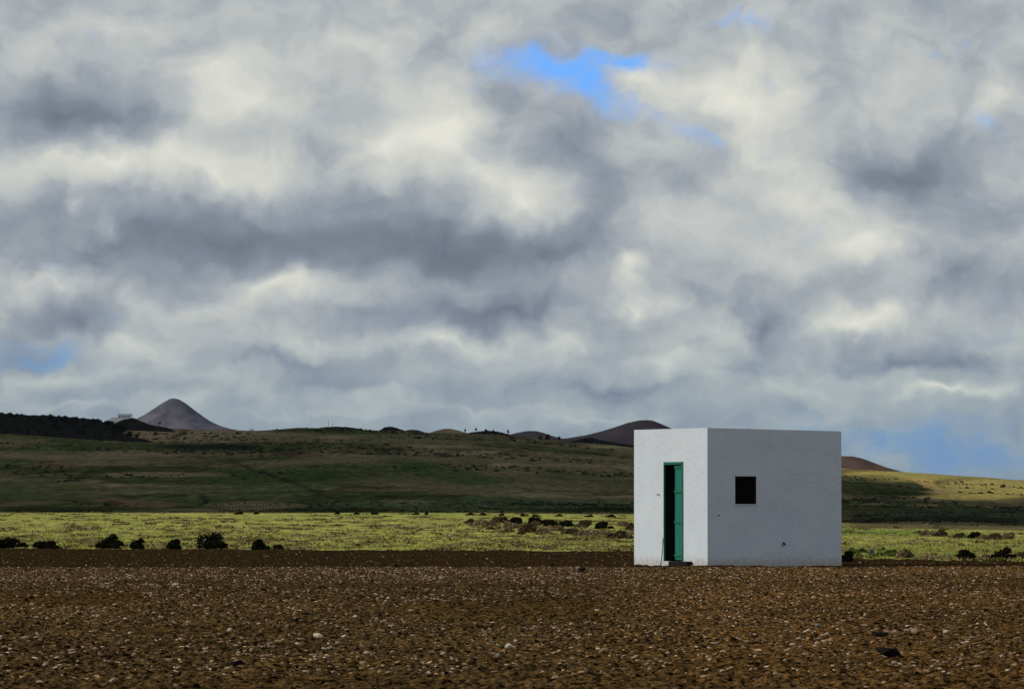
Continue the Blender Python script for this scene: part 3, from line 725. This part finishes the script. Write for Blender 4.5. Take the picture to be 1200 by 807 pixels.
# ------------------------------------------------------------------ meadow tufts (stuff)
def tufts(name, X, Y, h, w, cols, blades, lab, cat):
    n = len(X); r = rng
    gz = ground_z(X, Y)
    base = np.stack([X, Y, gz], -1)[:, None, :]+np.concatenate([(r.random((n, blades, 2))-.5)*w[:, None, None], np.full((n, blades, 1), -.03)], -1)
    lean = np.concatenate([(r.random((n, blades, 2))-.5)*w[:, None, None]*1.6, (h[:, None]*(.5+.6*r.random((n, blades))))[..., None]], -1)
    a = r.random((n, blades))*3.14; side = np.stack([np.cos(a), np.sin(a)*.6, 0*a], -1)*(w[:, None]*.16)[..., None]
    V = np.stack([base-side, base+side, base+lean], 2).reshape(-1, 3)
    C = np.repeat((cols[:, None, :]*(.65+.6*r.random((n, blades, 1)))).reshape(-1, 3), 3, 0)
    o = link_mesh(name, np_mesh(name, V, np.arange(len(V)).reshape(-1, 3), False, C), leaf_dark)
    tag(o, lab, cat, kind='stuff'); return o
def mscatter(n, bias=1.0):
    lo = 1/650.; hi = 1/128.
    D = 1/(lo+(hi-lo)*rng.random(n)**bias); s = (rng.random(n)*2-1)*.112; X = D*s
    m = D > np.interp(CX+F*s, XE, DE)+.5
    return X[m], D[m]
X, Y = mscatter(2300, .9)
keep = (CX+F*X/Y < 960) | (rng.random(len(X)) < .35); X, Y = X[keep], Y[keep]
rep = rng.integers(2, 7, len(X)); X = np.repeat(X, rep); Y = np.repeat(Y, rep)
sp_ = .22*(.5+Y/260); X = X+rng.normal(0, 1, len(X))*sp_; Y = Y+rng.normal(0, 1, len(X))*sp_
m = (Y > np.interp(CX+F*X/Y, XE, DE)+.3) & (Y < 640); X, Y = X[m], Y[m]
sz = (.10+.22*rng.random(len(X))**2)*(.6+Y/350*.6)
tufts('dry_tufts', X, Y, sz*.58, sz*1.7, np.array([(.27,.19,.10),(.20,.14,.07),(.33,.24,.13),(.09,.07,.03)])[rng.integers(0, 4, len(X))], 12, 'dry brown tufts dotted over the yellow green meadow', 'dry grass')
X, Y = mscatter(26000)
m = ~((CX+F*X/Y > 965) & (Y > 400)); X, Y = X[m], Y[m]
tufts('grass', X, Y, .05+.10*rng.random(len(X)), np.full(len(X), .16)*(.7+Y/400), np.array([(.44,.43,.095),(.48,.45,.12),(.34,.40,.07),(.45,.36,.15)])[rng.integers(0, 4, len(X))], 5, 'short yellow green grass covering the meadow', 'grass')

# hillside scrub (stuff)
n = 16000; D = D0+15+(D1-D0-60)*rng.random(n)**1.1; s = (rng.random(n)*2-1)*.11; X = s*D; Y = D
keep = (vn(X*.012, Y*.006, 301)+.5*vn(X*.05, Y*.02, 302)) > .90; X, Y = X[keep], Y[keep]
sz = (.14+.40*rng.random(len(X))**4)*(Y/1500)
# hedge-like lines: (px0,py0,px1,py1,count,size)
hx = []; hy = []; hs_ = []
for (xa, ya, xb, yb, cnt, s_) in [(12,598.5,135,599,60,2.2),(235,545,345,579,40,1.4),(130,560,220,556,16,1.4),(60,566,105,560,14,2.4),(240,590,243,583,5,2.5),(255,598,330,599,26,1.6),
        (330,598,440,598,40,2.4),(440,598,560,600,40,2),(600,591,745,592,70,2.6),(680,596,745,597,50,3),(540,590,650,589,30,1.6),(1000,586,1070,583,40,1.8),(1000,593,1190,594,60,1.6),
        (1000,609,1190,612,120,2.6),(1000,604,1190,604,60,2.0),(560,509,600,511,8,1.6),(370,545,470,540,10,1.0),(500,533,560,533,10,1),(650,530,745,534,20,.9),(1060,557,1190,566,10,.8),
        (200,529,270,523,40,1.6),(260,600,360,600.5,14,2.2),(180,528,300,530,14,1.2),(1010,601,1190,600,40,1.8),(990,573,1080,578,24,1.3),(70,585,130,596,10,2)]:
    for i in range(int(cnt*1.9)):
        u = random.random(); p = at(xa+(xb-xa)*u+random.gauss(0, 2), ya+(yb-ya)*u+random.gauss(0, .5)); hx.append(p.x); hy.append(p.y+random.gauss(0, 3)); hs_.append(s_*.34*p.y/F*random.uniform(.5, 1.4)*1.6)
X = np.concatenate([X, hx]); Y = np.concatenate([Y, hy]); sz = np.concatenate([sz, hs_])
m = Y > D0-40; X, Y, sz = X[m], Y[m], sz[m]
# every shrub a handful of jittered clumps
Xc = np.repeat(X, 4)+rng.normal(0, 1, len(X)*4)*np.repeat(sz, 4)*.8; Yc = np.repeat(Y, 4)+rng.normal(0, 1, len(X)*4)*np.repeat(sz, 4)
szc = np.repeat(sz, 4)*(.35+.5*rng.random(len(Xc)))
cc = np.array([(.022,.026,.014),(.035,.038,.02),(.018,.02,.014)])[rng.integers(0, 3, len(Xc))]
sc = link_mesh('hill_scrub', swarm('hill_scrub', Xc, Yc, szc, .8, cc, .25, None, jit=.4), leaf_dark)
tag(sc, 'dark scrub and field hedges dotted over the hillside', 'scrub', kind='stuff')
# rough scrub on the lava hill skyline
pts = []
lh = bpy.data.objects['lava_hill']
co = np.zeros(len(lh.data.vertices)*3, np.float32); lh.data.vertices.foreach_get('co', co); co = co.reshape(-1, 3)+np.array(lh.location)
sel = rng.choice(np.where((co[:, 2] > np.array(lh.location)[2]+3) & (co[:, 1] < 2180))[0], 1500)
C0 = co[sel]+rng.normal(0, 3.5, (1500, 3))*np.array([1, 1, 0]); 
n = len(C0); V = ICO_V[None]*(1+.4*(rng.random((n, 12, 1))*2-1))*((.35+.8*rng.random(n)**3)[:, None, None])
P = V+C0[:, None, :]
o = link_mesh('lava_scrub', np_mesh('lava_scrub', P.reshape(-1, 3), (ICO_F[None]+np.arange(n)[:, None, None]*12).reshape(-1, 3), False, np.tile((.014,.016,.011), (n*12, 1))), leaf_dark)
tag(o, 'black green scrub covering the dark lava hill', 'scrub', kind='stuff')

# ------------------------------------------------------------------ ridge trees
bark = noise_mat('bark', [(.3, (.03,.022,.016)), (.7, (.06,.045,.03))], scale=3)
def tree(px, py, w, h, D, label, group=None, dens=1.0, trunk=.3, zoff=None):
    w *= 1.3; h *= 1.25; k = D/F; x = (px-CX)*k; z = EYE+(600-py)*k
    o = empty('tree', (x, D, z)); tag(o, label, 'tree', group)
    H = h*k; W = w*k/2; th = trunk*H
    # trunk: tapered tube reaching 2 m below the visible foot, with two limbs
    bm = bmesh.new()
    def tube(a, b, r0, r1):
        a = Vector(a); b = Vector(b); d = b-a; q = d.to_track_quat('Z', 'Y').to_matrix().to_4x4()
        bmesh.ops.create_cone(bm, cap_ends=True, segments=7, radius1=r0, radius2=r1, depth=d.length, matrix=Matrix.Translation((a+b)/2) @ q)
    r0 = .06*H
    tube((0,0,-2.5), (.02*H,0,th), r0*1.2, r0*.8); tube((.02*H,0,th), (-.15*H,0,th+.35*H), r0*.7, r0*.3); tube((.02*H,0,th), (.18*H,.05*H,th+.3*H), r0*.7, r0*.3); tube((.02*H,0,th), (0,0,th+.5*H), r0*.6, r0*.2)
    bm_obj('trunk', bm, bark, o)
    sd = int(px*3)
    V, Fa, C = leaves_arrays(int(260*dens), W, W, H-th, lumps_for(sd, 6, .5), .55*k, CD, sd, core=.1)
    V[:, 2] += th*.9
    link_mesh('crown', np_mesh('crown', V, Fa, False, C), leaf_dark, o)
    return o
RT = 'small trees in a row on the dark rise of the ridge'
for (x_, y_, w_, h_, l_) in [(545.3,507,3.4,4.2,'leftmost small tree of the row on the dark ridge rise'),(558,506,3.4,4.4,'second small tree from the left on the dark ridge rise'),
        (569.5,506,3.5,3,'small bushy tree on the top of the dark ridge rise'),(578,507.5,3,3.6,'small tree right of the top of the dark ridge rise'),(595.7,509,3.2,5,'thin pale crowned tree at the right end of the ridge row')]:
    tree(x_, y_, w_, h_, 2590, l_, RT)
tree(633, 517.5, 6.5, 7, 2560, 'dark tree on the ridge, left one of the pair behind the hillside', None, 1.6, .15)
tree(642.5, 517.5, 8, 8.5, 2560, 'dark tree on the ridge, right and larger one of the pair', None, 2, .15)
tree(655.3, 517, 3.6, 5.6, 2560, 'small dark tree standing right of the pair on the ridge', None, 1.2, .3)
tree(187, 497.5, 4, 3, 2500, 'small dark tree on the ridge in front of the tall cone', None, 1, .2)
# ------------------------------------------------------------------ far houses and masts
hw = noise_mat('far_white_wall', [(.3, (.72,.72,.72)), (.7, (.80,.80,.79))], scale=.5)
hdark = noise_mat('far_window', [(.3, (.04,.045,.05)), (.7, (.07,.075,.08))], scale=1)
def px_box(name, x0, x1, y0, y1, D, dep, mat, parent, bm_extra=None):
    k = D/F; o = Vector(parent.location)
    return box_obj(name, ((x0-CX)*k-o.x, (x1-CX)*k-o.x, D-o.y, D-o.y+dep, EYE+(600-y1)*k-o.z, EYE+(600-y0)*k-o.z), mat, parent)
D = 2500; k = D/F
hh = empty('white_house', ((146-CX)*k, D, EYE+(600-496)*k)); tag(hh, 'flat roofed white house on the ridge left of the tall cone', 'house')
px_box('wall', 138, 153.8, 485.6, 496, D, 7, hw, hh); px_box('roof', 137.6, 154.2, 484.9, 485.5, D-.2, 7.4, hw, hh)
for i, x_ in enumerate((139.6, 142.3, 145, 147.7, 150.6)): px_box('window', x_, x_+1.3, 487.2, 489.0, D-.08, .1, hdark, hh)
px_box('side_wing', 131, 137.9, 488.8, 496, D+.6, 5, hw, hh); px_box('low_wall', 127.5, 130.9, 490.6, 497, D+1.2, 3, hw, hh)
h2 = empty('ruined_shed', ((56.5-CX)*2100/F, 2100, EYE+(600-492)*2100/F)); tag(h2, 'small dark shed with posts on top of the black lava hill', 'shed')
px_box('wall', 52.5, 62, 487.3, 493, 2100, 3, lava_m, h2)
for x_ in (51.3, 53.5, 55, 62.6, 64): px_box('post', x_, x_+.35, 485.6, 492.5, 2100-.2, .15, hdark, h2)
px_box('roof', 52, 60.5, 486.4, 487.2, 2099.8, 3.4, hdark, h2)
h3 = empty('white_cottage', ((295-CX)*2620/F, 2620, EYE+(600-506)*2620/F)); tag(h3, 'tiny white cottage on the ridge right of the tall cone', 'house')
px_box('wall', 291.5, 298, 503.2, 507, 2620, 4, hw, h3); px_box('roof', 293.5, 296.5, 501.9, 503.1, 2620.3, 3, hw, h3)
steel = noise_mat('mast_steel', [(.3, (.10,.10,.11)), (.7, (.16,.16,.17))], scale=2)
def mast(px, y0, y1, label, D=2640):
    k = D/F; o = empty('radio_mast', ((px-CX)*k, D, EYE+(600-y1)*k)); tag(o, label, 'mast')
    H = (y1-y0)*k; bm = bmesh.new()
    w = .11
    for a in range(3):
        cx_, cy_ = math.cos(a*2.094)*w, math.sin(a*2.094)*w
        bmesh.ops.create_cone(bm, cap_ends=True, segments=6, radius1=.05, radius2=.035, depth=H, matrix=Matrix.Translation((cx_, cy_, H/2)))
    for i in range(int(H/.5)): box_bm(bm, -w, w, -.02, .02, i*.5, i*.5+.04)
    bm_obj('lattice', bm, steel, o)
    box_obj('antenna', (-.25, .25, -.06, .06, H*.86, H*.9), steel, o)
mast(385, 492.8, 502, 'taller of two thin masts on the flat dark mound of the ridge')
mast(389.6, 495.5, 502, 'shorter of two thin masts on the flat dark mound of the ridge')
# vineyard posts at left
vp = bpy.data.meshes.new('post')
post_m = noise_mat('wooden_post', [(.3, (.05,.043,.03)), (.7, (.09,.075,.055))], scale=3)
for i in range(22):
    p = at(246+i*3.9, 597.2+.2*random.random()); 
    bm = bmesh.new(); s_ = .05
    vs = box_bm(bm, -s_, s_, -s_, s_, -.1, .62); 
    for v in vs[4:]: v.co.x *= .7; v.co.y *= .7
    bmesh.ops.create_cone(bm, cap_ends=True, segments=6, radius1=.03, radius2=.03, depth=.5, matrix=Matrix.Translation((0, 0, .5)) @ Matrix.Rotation(math.pi/2, 4, 'Y'))
    o = bm_obj('fence_post', bm, post_m); o.location = p
    tag(o, 'short dark post among the row of posts at the foot of the hillside, left', 'post', 'row of vineyard posts at the foot of the hillside')

# ------------------------------------------------------------------ clouds that shade the hill (beyond the frame, up the sun's beam)
cloud_m = noise_mat('cloud', [(.3, (.8,.8,.8)), (.7, (.9,.9,.9))], scale=.01, spec=0)
def cloud(poly, H, label, seed=0, sub=90):
    """poly: ground points; the cloud stands where the sun's beam to them crosses height H"""
    pts = []
    for (x, y, z) in poly:
        t = (H-z)/SUN.z; pts.append((x+SUN.x*t, y+SUN.y*t))
    pts = np.array(pts); x0, y0 = pts.min(0)-20; x1, y1 = pts.max(0)+20
    nx, ny = sub, sub*2
    gx, gy = np.meshgrid(np.linspace(x0, x1, nx), np.linspace(y0, y1, ny))
    # signed distance to the polygon
    d = np.full(gx.shape, 1e9); ins = np.zeros(gx.shape, bool); n = len(pts)
    for i in range(n):
        a = pts[i]; b = pts[(i+1) % n]; e = b-a
        q = np.clip(((gx-a[0])*e[0]+(gy-a[1])*e[1])/(e@e), 0, 1)
        d = np.minimum(d, np.hypot(gx-a[0]-q*e[0], gy-a[1]-q*e[1]))
        c_ = ((a[1] > gy) != (b[1] > gy)) & (gx < (b[0]-a[0])*(gy-a[1])/(b[1]-a[1]+1e-12)+a[0]); ins ^= c_
    sd = np.where(ins, d, -d) + 22*fbm(gx*.012, gy*.008, seed, 4, .6)
    inside = sd > 0
    hgt = np.sqrt(np.clip(sd, 0, None))*3.2*(1+.5*fbm(gx*.02, gy*.02, seed+3, 4))
    up = np.stack([gx, gy, H+hgt], -1).reshape(-1, 3); dn = np.stack([gx, gy, H-hgt*.25], -1).reshape(-1, 3)
    V = np.concatenate([up, dn]); N_ = nx*ny
    idx = np.arange(N_).reshape(ny, nx)
    cell = inside[:-1, :-1] | inside[1:, :-1] | inside[:-1, 1:] | inside[1:, 1:]
    q = np.stack([idx[:-1, :-1], idx[:-1, 1:], idx[1:, 1:], idx[1:, :-1]], -1)[cell]
    me = np_mesh('cloud', V, np.concatenate([q, q[:, ::-1]+N_]), True)
    bm = bmesh.new(); bm.from_mesh(me); bmesh.ops.remove_doubles(bm, verts=bm.verts, dist=.01)
    bmesh.ops.delete(bm, geom=[v for v in bm.verts if not v.link_faces], context='VERTS'); bm.to_mesh(me); bm.free()
    o = link_mesh('cloud', me, cloud_m); tag(o, label, kind='structure'); return o
def gp(px, D):
    x = (px-CX)/F*D; return (x, D, float(ground_z(x, D)))
def gpy(px, py): p = at(px, py); return (p.x, p.y, p.z)
poly = [gp(-900, 655), gp(200, 660), gp(700, 655), gp(1700, 645), gp(1900, 800), gpy(1300, 598), gpy(1190, 594), gpy(1150, 588), gpy(1105, 578), gpy(1075, 569), gpy(1040, 562),
        gpy(990, 558), gpy(940, 552), gpy(880, 545)]
poly += [gp(860, 2560), gp(800, 2700), gp(500, 3000), gp(-200, 3200), gp(-1200, 3000)]
CLOUD_ON = True
if CLOUD_ON: cloud(poly, 900, 'broad low cloud up to the left, shading the hillside', 401)

# ------------------------------------------------------------------ haze
HAZE = 0.55e-5
if HAZE:
    bm = bmesh.new(); box_bm(bm, -9000, 9000, -600, 14000, -30, 330)
    hzm = bpy.data.materials.new('haze'); hzm.use_nodes = True; nt = hzm.node_tree; nt.nodes.clear()
    out = nt.nodes.new('ShaderNodeOutputMaterial'); pv = nt.nodes.new('ShaderNodeVolumePrincipled')
    pv.inputs['Color'].default_value = (.72, .82, .95, 1); pv.inputs['Density'].default_value = HAZE; pv.inputs['Anisotropy'].default_value = .2
    nt.links.new(pv.outputs[0], out.inputs['Volume'])
    hzo = bm_obj('haze', bm, hzm); tag(hzo, 'thin blue haze over the plain', kind='stuff')

# ------------------------------------------------------------------ world: Nishita sky behind procedural cloud cover
world = bpy.data.worlds.new('World'); scene.world = world; world.use_nodes = True
nt = world.node_tree; N = nt.nodes; L = nt.links; N.clear()
wo = N.new('ShaderNodeOutputWorld'); bg = N.new('ShaderNodeBackground'); L.new(bg.outputs[0], wo.inputs[0])
sky = N.new('ShaderNodeTexSky'); sky.sky_type = 'NISHITA'; sky.sun_disc = False
sky.sun_elevation = SUN_EL; sky.sun_rotation = math.atan2(SUN.x, SUN.y)
STR = .10
bg.inputs['Strength'].default_value = STR
def M(op, a, b=None, c=None, clamp=False):
    n = N.new('ShaderNodeMath'); n.operation = op; n.use_clamp = clamp
    for i, v in enumerate((a, b, c)):
        if v is None: continue
        if isinstance(v, (int, float)): n.inputs[i].default_value = v
        else: L.new(v, n.inputs[i])
    return n.outputs[0]
tc = N.new('ShaderNodeTexCoord'); sp = N.new('ShaderNodeSeparateXYZ'); L.new(tc.outputs['Generated'], sp.inputs[0])
x, y, z = sp.outputs
az = M('ARCTAN2', x, y); hyp = M('SQRT', M('ADD', M('MULTIPLY', x, x), M('MULTIPLY', y, y))); el = M('ARCTAN2', z, hyp)
U = M('MULTIPLY_ADD', az, F/100, CX/100); V_ = M('MULTIPLY_ADD', el, -F/100, HY/100)     # units of 100 px, as angles of azimuth and elevation
cmb = N.new('ShaderNodeCombineXYZ'); L.new(U, cmb.inputs[0]); L.new(V_, cmb.inputs[1])
P0 = cmb.outputs[0]
def noise(vec, scale, detail, rough=.5, out='Fac', off=(0,0,0), sc=(1,1,1), dist=0):
    mp = N.new('ShaderNodeMapping'); mp.inputs['Location'].default_value = off; mp.inputs['Scale'].default_value = sc; L.new(vec, mp.inputs[0])
    n = N.new('ShaderNodeTexNoise'); n.inputs['Scale'].default_value = scale; n.inputs['Detail'].default_value = detail; n.inputs['Roughness'].default_value = rough
    n.inputs['Distortion'].default_value = dist
    L.new(mp.outputs[0], n.inputs['Vector']); return n.outputs[out]
def vmath(op, a, b):
    n = N.new('ShaderNodeVectorMath'); n.operation = op
    for i, v in enumerate((a, b)):
        if isinstance(v, tuple): n.inputs[i].default_value = v
        else: L.new(v, n.inputs[i])
    return n.outputs[0]
w1 = vmath('MULTIPLY', vmath('SUBTRACT', noise(P0, .9, 3, .5, 'Color'), (.5,.5,.5)), (1.0, .7, 0))
w2 = vmath('MULTIPLY', vmath('SUBTRACT', noise(P0, 2.6, 5, .52, 'Color', (7,3,0)), (.5,.5,.5)), (.42, .34, 0))
PW = vmath('ADD', vmath('ADD', P0, w1), w2)
def blobs(lst, start):
    acc = start
    for (cx_, cy_, rx, ry, amp, rot) in lst:
        mp = N.new('ShaderNodeMapping'); mp.vector_type = 'TEXTURE'
        mp.inputs['Location'].default_value = (cx_/100, cy_/100, 0); mp.inputs['Rotation'].default_value = (0, 0, math.radians(rot)); mp.inputs['Scale'].default_value = (rx/100*1.55, ry/100*1.55, 1)
        L.new(PW, mp.inputs[0])
        gt = N.new('ShaderNodeTexGradient'); gt.gradient_type = 'QUADRATIC_SPHERE'; L.new(mp.outputs[0], gt.inputs[0])
        acc = M('MULTIPLY_ADD', gt.outputs['Fac'], amp, acc)
    return acc
BL = [ # x, y, rx, ry, amplitude, rotation (measured in hundredths of the unit above)
 (150,35,200,30,.12,0),(60,80,90,22,.04,0),(75,135,120,40,-.50,0),(160,120,50,30,-.14,0),(235,85,60,45,.22,0),(300,120,110,70,.30,0),(110,190,170,26,.34,-4),(260,205,120,36,.40,0),(50,215,70,20,.10,0),
 (420,60,150,45,.14,0),(505,150,85,70,.52,25),(450,170,50,55,.26,0),(370,175,40,34,-.26,0),(625,245,75,42,.56,0),(560,205,60,36,.22,20),(680,185,55,75,-.32,-35),(590,120,55,26,-.16,30),(640,140,50,24,-.10,20),
 (250,282,290,62,-.42,0),(110,300,150,30,-.26,0),(530,292,220,54,-.46,0),(640,300,110,32,-.22,0),(60,245,60,26,-.14,0),(95,240,30,14,.22,0),(135,275,35,14,.18,20),(430,235,50,24,-.16,0),
 (310,335,100,22,.44,0),(60,338,110,18,.26,0),(225,368,90,28,.22,0),(580,362,170,26,-.42,0),(430,365,80,16,-.12,0),(85,375,100,22,-.34,0),(30,413,75,22,-.30,0),(160,410,90,20,.14,0),
 (520,398,80,18,.34,0),(380,398,90,18,.20,0),(660,400,60,14,.22,0),(320,425,110,16,-.20,0),(430,448,130,14,-.16,0),(170,445,120,12,.10,0),(60,440,80,12,.12,0),(230,470,120,10,.10,0),
 (745,315,24,24,.42,0),(735,360,26,22,.44,0),(775,350,34,20,.24,0),(705,250,30,44,-.16,0),(760,230,34,40,.10,0),(800,260,60,40,.14,0),
 (870,70,60,30,.20,0),(850,120,90,60,.44,0),(760,105,34,32,.30,0),(900,180,80,60,.30,0),(930,100,40,46,.20,0),(940,230,60,46,.26,20),(1010,30,130,24,.10,0),(1060,110,80,30,.18,0),(1175,110,26,36,.28,0),
 (1060,205,95,34,-.46,0),(1130,225,70,46,-.20,0),(1110,310,90,40,-.20,0),(1000,285,70,40,.36,20),(930,310,60,36,.22,0),(870,300,50,34,.12,0),(1010,377,66,15,.42,0),(1090,345,60,18,-.16,0),(1150,330,60,30,-.12,0),
 (905,385,44,28,-.38,-20),(865,350,50,24,-.12,0),(830,385,60,20,.14,0),(780,420,70,18,.26,0),(950,455,90,18,.20,0),(1110,463,66,12,.44,0),(1020,440,60,14,.14,0),(720,450,130,13,-.24,0),(860,430,60,14,-.18,0),(620,440,60,12,-.10,0),
 (1090,425,110,14,-.28,0),(560,478,200,9,.16,0),(100,478,120,10,.20,0),(700,490,160,7,.12,0),(400,488,200,7,.10,0),(560,40,90,26,-.03,0),(700,25,90,16,-.08,0)]
Lb = blobs(BL, .535)
fb = noise(P0, .85, 8, .5, off=(3,11,0), sc=(1, 1.5, 1), dist=0)
fb2 = noise(PW, 1.0, 9, .55, off=(13,2,0), sc=(1, 1.25, 1))
# billow relief: the same clouds sampled a little towards the light above left; the difference shades their flanks
PL = vmath('ADD', PW, (-.16, -.26, 0))
rel = M('SUBTRACT', fb2, noise(PL, 1.0, 4, .5, off=(13,2,0), sc=(1, 1.25, 1)))
Lt = M('ADD', Lb, M('ADD', M('MULTIPLY', M('SUBTRACT', fb, .5), .18), M('ADD', M('MULTIPLY', M('SUBTRACT', fb2, .5), .24), M('MULTIPLY', rel, .46))))
# low on the sky everything pales and turns blue with distance
lowf = N.new('ShaderNodeMapRange'); lowf.interpolation_type = 'SMOOTHSTEP'; lowf.inputs['From Min'].default_value = 3.1; lowf.inputs['From Max'].default_value = 6.1
L.new(V_, lowf.inputs[0]); low = lowf.outputs[0]
cr = N.new('ShaderNodeValToRGB'); els = cr.color_ramp.elements
def srgb(r, g, b): return tuple(((v/255)/12.92 if v/255 <= .04045 else ((v/255+.055)/1.055)**2.4) for v in (r, g, b))+(1,)
els[0].position = .0; els[0].color = srgb(108,115,128)
els[1].position = 1.0; els[1].color = srgb(230,229,219)
for p_, c_ in ((.22, (127,135,149)), (.42, (153,161,170)), (.6, (184,189,190)), (.8, (211,213,205))):
    e = els.new(p_); e.color = srgb(*c_)
L.new(Lt, cr.inputs[0])
cr3 = N.new('ShaderNodeValToRGB'); els = cr3.color_ramp.elements
els[0].position = .0; els[0].color = srgb(96,118,148); els[1].position = 1.0; els[1].color = srgb(204,212,206)
for p_, c_ in ((.3, (120,140,160)), (.5, (138,157,168)), (.7, (164,179,182))):
    e = els.new(p_); e.color = srgb(*c_)
L.new(M('MULTIPLY_ADD', low, -.07, Lt), cr3.inputs[0])
mxl = N.new('ShaderNodeMix'); mxl.data_type = 'RGBA'; L.new(low, mxl.inputs[0]); L.new(cr.outputs[0], mxl.inputs[6]); L.new(cr3.outputs[0], mxl.inputs[7])
# the cloud colours are display radiances; the background strength scales them back
sc_ = N.new('ShaderNodeVectorMath'); sc_.operation = 'SCALE'; L.new(mxl.outputs[2], sc_.inputs[0]); sc_.inputs['Scale'].default_value = 1/STR
# blue gaps
BG_ = [(640,76,110,38,1.0,8),(690,112,55,34,1.0,20),(745,76,60,26,.85,0),(785,155,90,22,.40,28),(830,180,40,16,.30,10),(892,30,46,18,.6,0),(1080,66,90,16,.35,0),(850,25,60,12,.3,0),
       (30,415,100,26,.62,0),(110,375,90,16,.2,0),(1180,395,70,26,.45,0),(1110,535,230,56,.85,0),(1010,512,150,26,.4,0),(900,480,120,12,.22,0),(300,470,300,10,.25,0),(1175,150,26,26,.3,0)]
wide = N.new('ShaderNodeMapRange'); wide.inputs['From Min'].default_value = -3; wide.inputs['From Max'].default_value = -14; wide.inputs['To Max'].default_value = .27; L.new(V_, wide.inputs[0])  # more blue above the frame, added to cool the light in shaded parts
Bb = M('ADD', blobs(BG_, -.30), wide.outputs[0])
Bt = M('ADD', Bb, M('ADD', M('MULTIPLY', M('SUBTRACT', fb, .5), -.5), M('MULTIPLY', M('SUBTRACT', noise(PW, 2.6, 8, .6, off=(5,5,0)), .5), -1.25)))
bm_ = N.new('ShaderNodeMapRange'); bm_.interpolation_type = 'SMOOTHSTEP'; bm_.inputs['From Min'].default_value = -.2; bm_.inputs['From Max'].default_value = .75; L.new(Bt, bm_.inputs[0])
# clear air colour: the Nishita sky deepened as a polarising filter does
pol = N.new('ShaderNodeMix'); pol.data_type = 'RGBA'; pol.blend_type = 'MULTIPLY'; pol.inputs[0].default_value = 1; L.new(sky.outputs[0], pol.inputs[6]); pol.inputs[7].default_value = (.50, 1.0, 2.25, 1)
hi = N.new('ShaderNodeMix'); hi.data_type = 'RGBA'; L.new(low, hi.inputs[0]); L.new(pol.outputs[2], hi.inputs[6])
lowc = tuple(v/STR for v in srgb(112,148,192)[:3])+(1,); hi.inputs[7].default_value = lowc
mf = N.new('ShaderNodeMix'); mf.data_type = 'RGBA'; L.new(bm_.outputs[0], mf.inputs[0]); L.new(sc_.outputs[0], mf.inputs[6]); L.new(hi.outputs[2], mf.inputs[7])
L.new(mf.outputs[2], bg.inputs['Color'])
world.cycles.sampling_method = 'MANUAL'; world.cycles.sample_map_resolution = 512

# ------------------------------------------------------------------ sun, camera, output
sd = bpy.data.lights.new('sun', 'SUN'); sd.energy = 2.4; sd.angle = math.radians(.5); sd.color = (1.0, .95, .86)
so = bpy.data.objects.new('sun', sd); COL.objects.link(so); so.rotation_euler = (-SUN).to_track_quat('-Z', 'Y').to_euler(); so.location = (-60, 80, 60)
cd = bpy.data.cameras.new('camera'); cd.sensor_width = 36; cd.lens = F/1200*36; cd.clip_start = .5; cd.clip_end = 60000; cd.sensor_fit = 'HORIZONTAL'
cam = bpy.data.objects.new('camera', cd); COL.objects.link(cam); cam.location = (0, 0, EYE)
cam.rotation_euler = (math.pi/2+math.atan((HY-403.5)/F), 0, 0)
scene.camera = cam
vs = scene.view_settings; vs.view_transform = 'Standard'; vs.look = 'None'; vs.exposure = 0; vs.gamma = 1; vs.use_curve_mapping = False
scene.render.engine = 'CYCLES'
scene.render.resolution_x = 1024; scene.render.resolution_y = 688
scene.cycles.volume_bounces = 0; scene.cycles.max_bounces = 6
